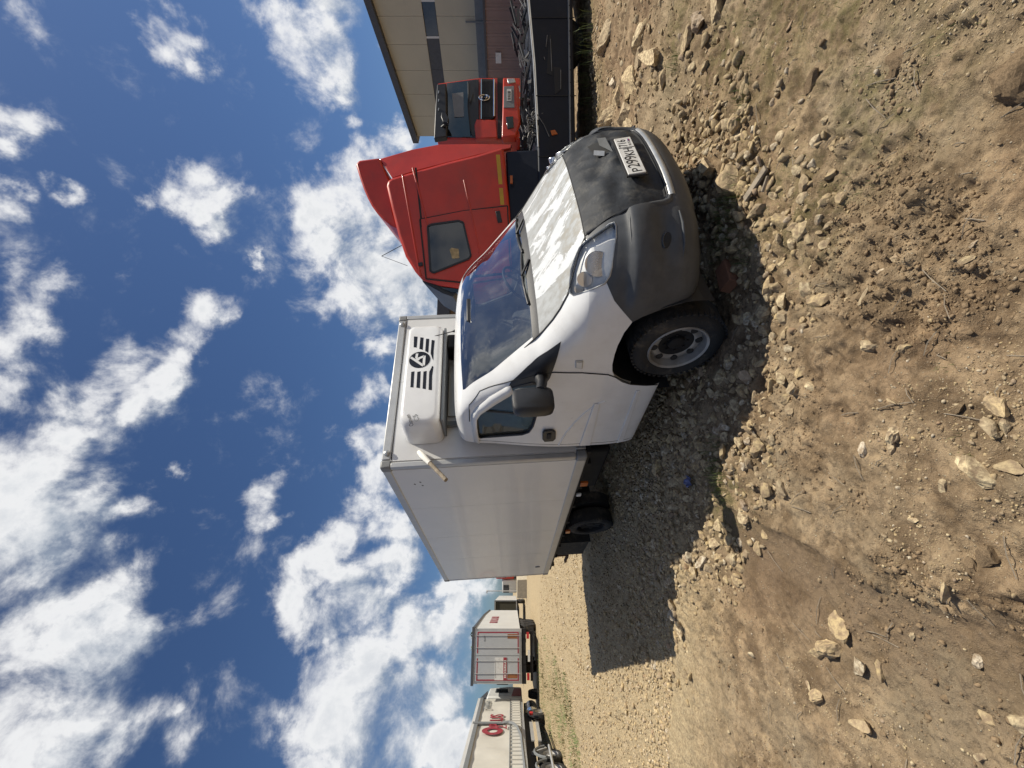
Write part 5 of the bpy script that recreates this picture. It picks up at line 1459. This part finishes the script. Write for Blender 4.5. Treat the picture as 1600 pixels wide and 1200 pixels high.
# refrigeration unit on the front of the box
ru = empty('refrigeration_unit'); ru.parent = van
FX = .36
cw = MB(); rows = []
for x, i_, zi in ((-.0, -.03, 0), (.10, -.02, 0), (.28, .0, .0), (.335, .015, .015), (.355, .035, .035), (.36, .06, .06)):
    y0, y1, z0, z1 = .275 + i_, 1.585 - i_, 1.435 + zi, 1.835 - zi * .8
    R_ = .07; ring_ = []
    for (cy, cz, a0) in ((y1 - R_, z1 - R_, 0), (y0 + R_ * 1.6, z1 - R_ * 1.6, 90), (y0 + R_ * 1.2, z0 + R_ * 1.2, 180), (y1 - R_, z0 + R_, 270)):
        rr = R_ * (1.6 if a0 == 90 else 1.2 if a0 == 180 else 1)
        for k in range(6):
            a_ = rad(a0 + 90 * k / 5); ring_.append((x, cy + rr * math.cos(a_), cz + rr * math.sin(a_) - (.035 if a0 in (90,) and False else 0)))
    rows.append(ring_)
n_ = len(rows[0]); vs = [p for r_ in rows for p in r_]
fs = [(a_ * n_ + i, a_ * n_ + (i + 1) % n_, (a_ + 1) * n_ + (i + 1) % n_, (a_ + 1) * n_ + i) for a_ in range(len(rows) - 1) for i in range(n_)] + [tuple(range((len(rows) - 1) * n_, len(rows) * n_))]
cowl_ = vb(cw.add(vs, fs), 'cowl', 'white_paint', ru, smooth=40)
SL = [[(646.3, 542.5), (646.8, 525.6), (652.4, 526), (651, 543)], [(655.2, 545), (656.8, 527), (661.8, 527.5), (660.5, 546.5)], [(664.3, 548.5), (665.8, 529), (670.6, 529.5), (669.2, 551)], [(672.8, 552), (674.5, 531), (679.2, 532), (677.5, 549), (677, 563), (675.5, 560)],
      [(641.2, 604.8), (642.5, 581), (647.5, 580.2), (645.8, 605.3)], [(650.5, 605.5), (652, 581), (657.2, 580), (656, 606.5)], [(660.2, 607), (661.6, 580.5), (666.6, 579.5), (665.2, 608)], [(669.6, 609), (670.6, 581), (675.5, 571.5), (677.2, 573), (675.2, 588), (674.8, 609.5)]]
for sl in SL:
    P_ = [vun(*p, 0, FX + .0015) for p in sl]
    vb(MB().prism(P_, (-.003, 0, 0)), 'vent_slot', 'navy', ru)
ec = vun(655.7, 562, 0, FX + .0015)
vb(MB().lathe([(.112, 0), (.110, .002), (.001, .0022)], ec, (1, 0, 0), 32), 'emblem', 'navy', ru)
eb = MB()
for q_ in (((642, 558.5), (661.5, 571.5)), ((662, 571), (663.2, 556)), ((663, 556.5), (653.5, 560.5)), ((651.8, 552.5), (650.6, 560)), ((650.6, 560), (655, 562.5))):
    a_ = vun(*q_[0], 0, FX + .004); b_ = vun(*q_[1], 0, FX + .004); eb.bar(a_, b_, .026, .004, (1, 0, 0))
vb(eb, 'emblem_letters', 'white_paint', ru)
ta = vun(646.5, 664.5, 0, FX + .002); tb_ = vun(640, 647, 0, FX + .002)
dr_ = (tb_ - ta).normalized(); up_ = Vector((1, 0, 0)).cross(dr_)
tl = (tb_ - ta).length
put_text('cowl_text', 'Oamuen', ta, dr_, up_, tl, .042, 'ink', ru, VB, .001)
put_text('cowl_text', 'C5', ta + up_ * -.065 + dr_ * .03, dr_, up_, .08, .045, 'fascia', ru, VB, .001)
vb(MB().box((.0, .32, 1.405), (.32, 1.55, 1.432)), 'drip_tray', 'fascia', ru, bevel=.006)
for yy in (.42, 1.40):
    vb(MB().box((0, yy, 1.25), (.05, yy + .05, 1.405)), 'bracket', 'fascia', ru)
q_ = vun(700, 543, 0, .05); vb(MB().box((0, 1.33, 1.20), (.24, 1.52, 1.40)), 'evaporator_pipe_box', 'dark_metal', ru, bevel=.01)
vb(MB().box((-.004, .55, 1.05), (.02, 1.30, 1.40)), 'front_hatch', 'aluminium', cbx, bevel=.004)
bm_dead = [HB.free(), IB.free(), cbm.free()]
# ------------------------------------------------------------------ stones, clods, tufts
M['clod'] = mat('dirt_clod', (.235, .168, .102), .95, var=.30, vscale=14, bump=.6, bscale=70, spec=.15)
M['reddish'] = mat('red_brick', (.20, .085, .045), .9, var=.2, bump=.3)


def rock_mesh(name, seed, sub=2, planes=9, flat=.62):
    rg = np.random.default_rng(seed); bm = bmesh.new(); bmesh.ops.create_icosphere(bm, subdivisions=sub, radius=1)
    dirs = rg.normal(size=(planes, 3)); dirs /= np.linalg.norm(dirs, axis=1)[:, None]; ds = .44 + .32 * rg.random(planes)
    sc_ = np.array([1, .62 + .35 * rg.random(), flat * (.75 + .4 * rg.random())])
    for v in bm.verts:
        p = np.array(v.co)
        for d, k in zip(dirs, ds):
            t = p @ d
            if t > k: p = p - d * (t - k)
        p = p * (1 + .05 * rg.normal()); v.co = p * sc_
    me = bpy.data.meshes.new(name); bm.to_mesh(me); bm.free(); return me


ROCKS = [rock_mesh('stone', 100 + i, 2, 12) for i in range(14)]
for me in ROCKS: me.materials.append(M['stone'])
ROCKS_BIG = [rock_mesh('rock', 200 + i, 3, 13, .75) for i in range(10)]
for me in ROCKS_BIG: me.materials.append(M['stone'])


def arrays(me):
    v = np.empty(len(me.vertices) * 3); me.vertices.foreach_get('co', v)
    f = np.array([p.vertices[:] for p in me.polygons]); return v.reshape(-1, 3), f


def rots(n):
    q = rng.normal(size=(n, 4)); q /= np.linalg.norm(q, axis=1)[:, None]; w, x, y, z = q.T
    return np.stack([1 - 2 * (y * y + z * z), 2 * (x * y - z * w), 2 * (x * z + y * w), 2 * (x * y + z * w), 1 - 2 * (x * x + z * z), 2 * (y * z - x * w), 2 * (x * z - y * w), 2 * (y * z + x * w), 1 - 2 * (x * x + y * y)], 1).reshape(-1, 3, 3)


def swarm(name, xy, r, meshes, m, label, cat='stones', sink=.10):
    """many small stones as one mesh"""
    z = relief(xy[:, 0], xy[:, 1]); R_ = rots(len(xy)); V = []; Fc = []; T = []; n0 = 0
    lib = [arrays(me) for me in meshes]; pick = rng.integers(len(lib), size=len(xy)); tint = rng.random(len(xy))
    for k, (v, f) in enumerate(lib):
        idx = np.nonzero(pick == k)[0]
        if not len(idx): continue
        p = np.einsum('nij,vj->nvi', R_[idx], v) * r[idx][:, None, None]; p[:, :, 2] *= .8
        p += np.stack([xy[idx, 0], xy[idx, 1], z[idx] + r[idx] * sink], 1)[:, None, :]
        V.append(p.reshape(-1, 3)); Fc.append((f[None] + (np.arange(len(idx)) * len(v))[:, None, None]).reshape(-1, 3) + n0); T.append(np.repeat(tint[idx], len(v))); n0 += len(idx) * len(v)
    V = np.vstack(V); Fc = np.vstack(Fc).astype(np.int32); T = np.concatenate(T)
    me = bpy.data.meshes.new(name); me.vertices.add(len(V)); me.vertices.foreach_set('co', V.astype(np.float32).ravel())
    me.loops.add(Fc.size); me.loops.foreach_set('vertex_index', Fc.ravel()); me.polygons.add(len(Fc)); me.polygons.foreach_set('loop_start', np.arange(0, Fc.size, 3, dtype=np.int32)); me.update()
    a_ = me.attributes.new('tint', 'FLOAT', 'POINT'); a_.data.foreach_set('value', T.astype(np.float32))
    return tag(link(name, me, m), label, cat, kind='stuff')


def put_rock(name, dx, dy, wpx, hpx, label, cat='rock', m=None, mesh=None, zs=.75, yaw=None, group=None, lift=.10):
    """one stone where the photo shows it; wpx across the view, hpx along it"""
    x, y = ground_pt(dx, dy); s_ = max(wpx, 4) / F * y / 2 * 1.62
    me = mesh or ROCKS_BIG[rng.integers(len(ROCKS_BIG))]
    o = bpy.data.objects.new(name, me.copy() if m else me); COL.objects.link(o)
    if m: o.data.materials.clear(); o.data.materials.append(M[m])
    o.rotation_euler = (rng.uniform(-.25, .25), rng.uniform(-.25, .25), rng.uniform(0, 6.28) if yaw is None else yaw)
    o.scale = (s_, s_ * hpx, s_ * zs); o.location = (x, y, gz(x, y) + s_ * zs * lift)
    return tag(o, label, cat, group)


NAMED = [
    (1027, 88, 48, .55, 'big pale angular boulder, largest of the stones on the bank by the flatbed', 1.0), (991, 122, 42, .7, 'smooth grey slab of stone leaning beside the big pale boulder', .6),
    (1003, 92, 22, .8, 'small grey block wedged against the big pale boulder', .9), (968, 154, 30, .8, 'grey stone lying at the far end of the row of rocks on the bank', .7),
    (1020, 158, 20, .6, 'flat grey stone below the smooth slab on the bank', .5), (952, 190, 48, .8, 'wide earthy boulder close behind the bumper of the white van', .8),
    (1024, 226, 16, .7, 'small rounded stone just right of the bumper corner', .8), (948, 60, 40, .8, 'dark half buried boulder at the edge of the shadow under the flatbed', .7),
    (1095, 30, 40, .8, 'yellowish pitted stone near the edge of the bank', .7), (1118, 12, 45, .8, 'wide grey brown stone at the right edge of the dirt', .6), (1080, 62, 28, .7, 'half buried stone on the slope under the big pale boulder', .6),
    (1108, 262, 44, .75, 'pale rounded rock at the edge of the van shadow in front of the bumper', .8), (1140, 283, 42, .8, 'squarish pale rock propped against the rounded rock in front of the bumper', .95),
    (1187, 326, 26, .6, 'small brick shaped grey stone in the sun past the two rocks', .7), (1108, 228, 22, .7, 'yellow white angular stone on the slope before the number plate', .8), (1086, 250, 18, .8, 'pale chip of stone between the bumper and the two rocks', .8), (1150, 196, 26, .6, 'pale broken slab with grass behind it on the slope', .7), (1150, 215, 14, .8, 'small white stone below the broken slab', .8), (1181, 203, 16, .7, 'yellow ochre stone on the dirt slope', .8), (1205, 305, 18, .8, 'tan pebble beside the dry stick', .7),
    (1209, 603, 22, .7, 'yellow stone at the van end of the bright cluster', .9), (1231, 622, 24, .8, 'rounded yellow stone on the left of the bright cluster', .9), (1246, 609, 26, .9, 'largest yellow lump in the bright cluster of limestone', 1.0), (1267, 606, 20, .8, 'cream block at the near end of the bright cluster', 1.0), (1224, 590, 18, .8, 'small yellow stone in the middle of the bright cluster', .9), (1250, 582, 18, .7, 'flat yellow stone at the right of the bright cluster', .7), (1238, 642, 16, .7, 'low tan stone just left of the bright cluster', .7),
    (1404, 683, 26, .55, 'cream flat stone in the middle of the foreground dirt', .7), (1356, 705, 24, .55, 'yellow cream stone with a pointed end in the foreground dirt', .7), (1400, 700, 20, .7, 'reddish brown stone beside the cream flat stone', .7),
    (1520, 726, 34, .8, 'rounded white end stone of the pair in the near foreground', .8), (1546, 741, 52, .55, 'long whitish rock, largest stone of the near foreground', .8), (1570, 630, 34, .7, 'pale grey pointed rock near the bottom edge of the scene', .8), (1560, 667, 26, .7, 'tan lump above the long whitish rock', .8), (1563, 680, 14, .8, 'dark brown stone between two tan lumps', .8), (1590, 730, 30, .9, 'whitish rock cut off by the near edge of the view', .8), (1580, 663, 24, .6, 'ochre stone on the near edge of the dirt', .7), (1434, 812, 18, .6, 'cream chip beside the tyre rut', .6), (1480, 757, 22, .7, 'yellowish stones sunk in the dirt by the rut', .6),
    (1301, 978, 34, .7, 'pale yellow angular stone casting a short shadow on the trodden dirt', .8), (1289, 1015, 32, .7, 'earthy upright stone next to the pale yellow angular one', 1.0), (1270, 1018, 22, .8, 'dark stone in a hollow beside the earthy upright stone', .7), (1337, 1044, 30, .8, 'flat brown block cracked out of the dirt', .6), (1366, 1048, 22, .7, 'smaller brown block beside the flat cracked block', .6),
    (1345, 1134, 34, .62, 'bright white oval stone with a dark shadow', .9), (1262, 1073, 14, .6, 'small bright white chip among the gravel', .7), (1272, 1091, 26, .9, 'pinkish tan stone below the small white chip', .7), (1497, 924, 26, .35, 'slim pale stone lying in the damp wheel lane', .7), (1524, 1123, 36, .5, 'ochre flat stone near the left foreground corner', .6), (1590, 1132, 32, .9, 'tan stone cut by the near edge in the left corner', .8), (1512, 1036, 18, .8, 'small pinkish stone on the smooth dirt', .6), (1527, 1182, 20, .7, 'low brown stone at the far left foreground', .7), (1415, 993, 10, .7, 'tiny yellow chip on the trodden dirt', .7),
    (1289, 528, 18, .8, 'cube like brown stone right of the foreground path', .9), (1353, 541, 24, .7, 'reddish stone with a dark lump beside it', .7), (1417, 544, 22, .6, 'striped tan stone half sunk in the dirt', .7), (1310, 470, 12, .9, 'small white square stone', .9), (1393, 402, 14, .8, 'white pebble on the dry open dirt', .8), (1515, 383, 12, .8, 'pale yellow triangular chip on the open dirt', .8), (1512, 405, 18, .8, 'round tan cobble on the open dirt', .8), (1552, 424, 18, .8, 'orange brown cobble among dark clods', .8), (1350, 464, 26, .35, 'thin tan flat stone lying slantwise', .4), (1405, 628, 18, .35, 'thin white shard standing out of the dirt', .7), (1368, 425, 20, .4, 'white streaked flat stone by a clod', .5),
    (1066, 626, 22, .9, 'grey stone in the shadow behind the front wheel', .8), (1154, 632, 34, .5, 'long grey stone on the edge of the van shadow', .8), (1130, 590, 26, .8, 'rounded stone in the shadow next to the front tyre', .8), (1035, 735, 26, .8, 'pale stone in the deep shade beside the cab step', .7), (1091, 773, 12, .6, 'white chip lit at the edge of the shadow', .8), (1104, 768, 14, .7, 'yellow stone lit at the edge of the shadow', .8), (1064, 986, 18, .8, 'bright cream stone at the corner of the box shadow', .8)]
NAMED += [(978, 176, 30, .8, 'pale broken block between the grey stone and the earthy boulder on the bank', .8), (985, 142, 26, .7, 'whitish flat stone under the smooth grey slab', .6), (1036, 122, 26, .7, 'pale stone just downhill of the big pale boulder', .7), (1004, 58, 30, .8, 'pale lump uphill of the big pale boulder', .8), (960, 130, 26, .7, 'small pale rock at the lip of the bank before the flatbed', .8), (1050, 170, 22, .7, 'low pale stone on the slope below the row of rocks', .6), (985, 205, 30, .8, 'pale rock lying just beyond the bumper corner', .7)]
for (dx, dy, wp, hp, lab, zs) in NAMED:
    pale_ = (dx < 1060 and dy < 230) or any(w_ in lab for w_ in ('white', 'pale', 'cream'))
    put_rock('rock', dx, dy, wp, hp, lab, zs=zs, m='stone_pale' if pale_ else None)
o = put_rock('dirt_block', 1578, 122, 62, .8, 'large dark wedge of broken ground at the near right edge', m='clod', zs=.7)
for dx, dy, w_, lab in ((1330, 345, 40, 'grey brown lump of dry mud on the open dirt'), (1270, 128, 44, 'cluster of dark mud clods on the right slope'), (1400, 95, 46, 'crumbled dark mud clod near the right side'), (1390, 118, 26, 'small round mud clod under the crumbled one'), (1545, 868, 50, 'knobbly mud clod beside the tyre rut'), (1525, 885, 34, 'second knobbly mud clod beside the tyre rut'), (1500, 640, 34, 'dark mud lump near the pale pointed rock')):
    put_rock('mud_clod', dx, dy, w_ * .62, .85, lab, 'clod', m='clod', zs=.7)
x, y = ground_pt(1140, 432)
bk = tag(MB().box((-.11, -.06, -.03), (.11, .06, .05)).build('brick', 'reddish', None, bevel=.008), 'reddish brown brick half buried in the shade before the bumper', 'brick'); bk.location = (x, y, gz(x, y) + .02); bk.rotation_euler = (.2, .1, .6)
x, y = ground_pt(842, 1117)
pb = put_rock('rock', 843, 1118, 14, .9, 'rounded beige stone by the wheels of the cream curtain trailer', zs=1.0, lift=.5)
# rubble along the van
n = 30000
xy = np.stack([rng.uniform(-5.2, 3.2, n), rng.uniform(1.9, 8.4, n)], 1)
bd, _ = seg_dist(xy[:, 0], xy[:, 1], BAND)
# distance from the near, sunlit edge: the band reaches in under the van
VPOS = VM.to_translation(); ux = Vector((VM[0][0], VM[1][0])); uy = Vector((VM[0][1], VM[1][1]))
lx = (xy[:, 0] - VPOS.x) * ux.x + (xy[:, 1] - VPOS.y) * ux.y; ly = (xy[:, 0] - VPOS.x) * uy.x + (xy[:, 1] - VPOS.y) * uy.y
edge = np.interp(lx, [-4.5, -2.5, -.97, .46, 1.55, 1.93, 2.6], [-1.75, -1.72, -1.46, -.95, -.52, -.12, .25]) + vnoise(xy[:, 0], xy[:, 1], .6) * .55 + vnoise(xy[:, 0], xy[:, 1], .22) * .4
dens_ = sstep(-.35, .22, ly - edge) * sstep(2.6, 1.6, ly) * sstep(3.2, 2.2, lx) * (.45 + .55 * sstep(-4.2, -1.0, lx)) + .008
keep = rng.random(n) < dens_ * (.52 + .28 * sstep(-2.0, -.3, lx))
xy = xy[keep]; lx = lx[keep]; ly = ly[keep]
r = np.clip(rng.lognormal(-3.60, .45, len(xy)), .011, .072) * (1 - .45 * sstep(-1.5, -4.5, lx))
# drop stones that would sit inside the tyres
for wx in (1.472, -2.74):
    bad = (np.abs(lx - wx) < .26) & (ly > .02) & (ly < .5); xy, lx, ly, r = xy[~bad], lx[~bad], ly[~bad], r[~bad]
vis = r / np.hypot(xy[:, 0], xy[:, 1]) * ((ly < .35) & (np.abs(xy[:, 0] / xy[:, 1]) < .95))
order = np.argsort(-vis); top = order[:215]; rest = order[215:]
for i in top:
    me = ROCKS[rng.integers(len(ROCKS))]; o = bpy.data.objects.new('stone', me); COL.objects.link(o)
    o.location = (xy[i, 0], xy[i, 1], gz(*xy[i]) + r[i] * .08); o.rotation_euler = tuple(rng.uniform(-.5, .5, 2)) + (rng.uniform(0, 6.28),); o.scale = (r[i] * 1.12,) * 3
    where = next(w_ for k_, w_ in ((2.35, 'in front of the bumper corner'), (1.75, 'just ahead of the front tyre'), (1.1, 'beside the front tyre'), (.5, 'below the mirror'), (-.1, 'below the door handle'), (-1.2, 'beside the front of the cargo box'), (-2.4, 'beside the middle of the cargo box'), (-99, 'near the rear tyre')) if lx[i] > k_)
    tag(o, ('larger' if r[i] > .044 else 'small') + ' rubble stone ' + where + (', close to the van' if ly[i] > -.45 else ', farther out'), 'stone', 'rubble stones beside the van')
swarm('rubble', xy[rest], r[rest] * 1.05, ROCKS, M['stone'], 'smaller broken limestone filling the rubble band beside the van')
# gravel and crumbs everywhere on the dirt
SMALL = [rock_mesh('pebble', 300 + i, 1, 8, .8) for i in range(8)]
n = 46000
s_ = rng.uniform(-1.0, 1.0, n); y = 1 / rng.uniform(1 / 8.0, 1 / 1.05, n); x = s_ * (y + .25)
tr_, lp_, _ = masks(x, y); pat = sstep(-.10, .25, vnoise(x, y, .5) + .6 * vnoise(x + 4, y, .18))
k_ = rng.random(n) < (.05 + .62 * pat) * (1 - .8 * tr_)
xy = np.stack([x, y], 1)[k_]; r = np.clip(rng.lognormal(-5.55, .52, len(xy)), .002, .017)
swarm('gravel', xy, r, SMALL, M['stone'], 'scattered gravel and chips over the dirt', 'gravel')
n = 52000
s_ = rng.uniform(-1.0, 1.0, n); y = 1 / rng.uniform(1 / 6.0, 1 / 1.05, n); x = s_ * (y + .25)
tr_, lp_, _ = masks(x, y); pat = sstep(.02, .28, vnoise(x + 9, y, .75) + .7 * vnoise(x, y + 3, .22))
k_ = rng.random(n) < (.02 + .95 * pat) * (1 - .6 * tr_)
xy = np.stack([x, y], 1)[k_]; r = np.clip(rng.lognormal(-5.30, .58, len(xy)), .0025, .021)
swarm('dirt_crumbs', xy, r, SMALL, M['clod'], 'crumbs and small clods of dry earth', 'earth', .1)
# coarser gravel on the pale yard behind the shadow
n = 22000
y = 4.2 + 18 * rng.random(n) ** 1.5; x = rng.uniform(-1.0, -.05, n) * y - .3; xy = np.stack([x, y], 1); r = np.clip(rng.lognormal(-4.4, .5, n), .006, .05) * (1 + y * .04)
swarm('yard_gravel', xy, r, SMALL, M['stone_pale'], 'pale gravel covering the open yard behind the van', 'gravel', .15)


n = 9000
x = rng.uniform(1.9, 7.6, n); y = rng.uniform(3.2, 7.4, n); k_ = (x < y * 1.0) & (rng.random(n) < (.12 + .75 * sstep(-.05, .25, vnoise(x, y, .7))) * sstep(3.2, 4.6, y))
xy = np.stack([x, y], 1)[k_]; r = np.clip(rng.lognormal(-4.15, .6, len(xy)), .007, .075)
lx = (xy[:, 0] - VPOS.x) * ux.x + (xy[:, 1] - VPOS.y) * ux.y; ly = (xy[:, 0] - VPOS.x) * uy.x + (xy[:, 1] - VPOS.y) * uy.y
k_ = ~((lx < 2.5) & (ly < 2.2)); swarm('bank_rubble', xy[k_], r[k_], ROCKS, M['stone'], 'gravel and broken stone over the bank below the flatbed', 'gravel', .05)


def blades(n, rad_, h, seed, spread=.5):
    rg = random.Random(seed); mb = MB()
    for i in range(n):
        a_ = rg.uniform(0, 6.28); q = rad_ * math.sqrt(rg.random()); x_, y_ = q * math.cos(a_), q * math.sin(a_); hh = h * rg.uniform(.4, 1.1); b_ = rg.uniform(0, 6.28); l_ = spread * hh * rg.uniform(.2, 1.2)
        d = Vector((math.cos(b_), math.sin(b_), 0)); w_ = Vector((-d.y, d.x, 0)) * (.0010 + .008 * hh) * rg.uniform(.6, 1.2)
        p0 = Vector((x_, y_, -.01)); p1 = p0 + d * l_ * .35 + Vector((0, 0, hh * .6)); p2 = p0 + d * l_ + Vector((0, 0, hh * .9))
        k = len(mb.v); mb.add([p0 - w_, p0 + w_, p1 + w_ * .8, p1 - w_ * .8, p2], [(0, 1, 2, 3), (3, 2, 4)])
    return mb


TUFTS = [(1130, 322, 90, .11, .10, 'grass tuft in the shade right beside the two rocks'), (1142, 352, 120, .13, .10, 'largest grass tuft in the shade before the bumper'), (1120, 385, 80, .12, .08, 'low grass in the shade among the rubble before the bumper'), (1160, 400, 70, .10, .08, 'grass tuft at the sunlit rim of the van shadow'),
         (1120, 705, 110, .13, .09, 'grass tuft at the tip of the mirror shadow'), (1128, 745, 120, .13, .10, 'bright grass tuft where the rubble meets the rut'), (1135, 780, 60, .09, .08, 'thin grass at the head of the tyre rut'), (1150, 300, 60, .09, .10, 'grass blades growing behind the squarish pale rock'),
         (1158, 165, 60, .10, .10, 'leafy weed by the broken slab on the slope'), (1060, 98, 50, .10, .12, 'weed growing under the big pale boulder'), (1160, 125, 70, .14, .06, 'low green growth on the right slope'), (1175, 20, 40, .10, .06, 'sparse low grass at the right edge of the slope'),
         (928, 60, 34, .35, .34, 'tall weeds under the far end of the flatbed'), (925, 112, 30, .3, .30, 'tall weeds under the middle of the flatbed'), (925, 160, 34, .3, .32, 'tall weeds under the near end of the flatbed'), (930, 200, 24, .25, .22, 'weeds between the flatbed and the van bonnet'), (1300, 310, 40, .12, .04, 'short sparse grass on the open dirt right of the rubble'), (1510, 700, 20, .05, .04, 'tiny green sprout by the long whitish rock'), (1475, 565, 16, .05, .04, 'tiny green sprout beside an ochre chip')]
for k, (dx, dy, n, rd_, h, lab) in enumerate(TUFTS):
    x, y = ground_pt(dx, dy)
    o = tag(blades(n, rd_, h, 50 + k).build('grass_tuft', 'grass_blade', None, recalc=False), lab, 'grass tuft'); o.location = (x, y, gz(x, y))
mb = MB(); rg = random.Random(4)
for gx, gy, gr in GREEN:
    for i in range(260 if gy < 10 else 900):
        a_ = rg.uniform(0, 6.28); q = gr * math.sqrt(rg.random()); x, y = gx + q * math.cos(a_), gy + q * math.sin(a_)
        if y < 1.0: continue
        h = rg.uniform(.010, .032) * (1 if gy < 10 else 4); d = Vector((math.cos(a_ * 3), math.sin(a_ * 3), 0)); w_ = Vector((-d.y, d.x, 0)) * (.05 if gy < 10 else .10) * h; p0 = Vector((x, y, gz(x, y) - .005)); p2 = p0 + d * h * .6 + Vector((0, 0, h))
        mb.add([p0 - w_, p0 + w_, p2], [(0, 1, 2)])
tag(mb.build('grass', 'grass_blade', None, recalc=False), 'thin grass sprouting in patches over the dirt and along the trailers', 'grass', kind='stuff')
# dry sticks and stalks
st = MB()
for i in range(120):
    y = 1 / rg.uniform(1 / 5, 1 / 1.1); x = rg.uniform(-.9, .9) * y; a_ = rg.uniform(0, 6.28); l_ = rg.uniform(.03, .16); p = Vector((x, y, gz(x, y) + .006)); q = Vector((x + l_ * math.cos(a_), y + l_ * math.sin(a_), 0)); q.z = gz(q.x, q.y) + .008; st.tube([p, p.lerp(q, .5) + Vector((.004, .004, .006)), q], .0018, 4)
tag(st.build('dry_stalks', 'grey_wood', None), 'thin dry stalks strewn over the dirt', 'stalks', kind='stuff')
for (a_, b_, w_, lab) in (((1172, 312), (1198, 262), .045, 'weathered board lying on the slope past the two rocks'), ((1197, 300), (1200, 275), .012, 'thin pale stick beside the weathered board')):
    p = Vector((*ground_pt(*a_), 0)); q = Vector((*ground_pt(*b_), 0)); p.z = gz(p.x, p.y) + .03; q.z = gz(q.x, q.y) + .03
    tag(MB().bar(p, q, w_, .018).build('wooden_board', 'grey_wood', None, bevel=.003), lab, 'board')
x, y = ground_pt(1083, 752); pm = MB(); rgs = np.random.default_rng(2); vs = []
for j in range(7):
    for i in range(7): vs.append((x + (i - 3) * .016 + rgs.normal() * .004, y + (j - 3) * .02 + rgs.normal() * .004, gz(x, y) + .045 + rgs.normal() * .014))
tag(pm.add(vs, [(j * 7 + i, j * 7 + i + 1, j * 7 + i + 8, j * 7 + i + 7) for j in range(6) for i in range(6)]).build('plastic_wrapper', 'blue_plastic', None, recalc=False), 'crumpled blue plastic wrapper in the shaded rubble', 'wrapper')
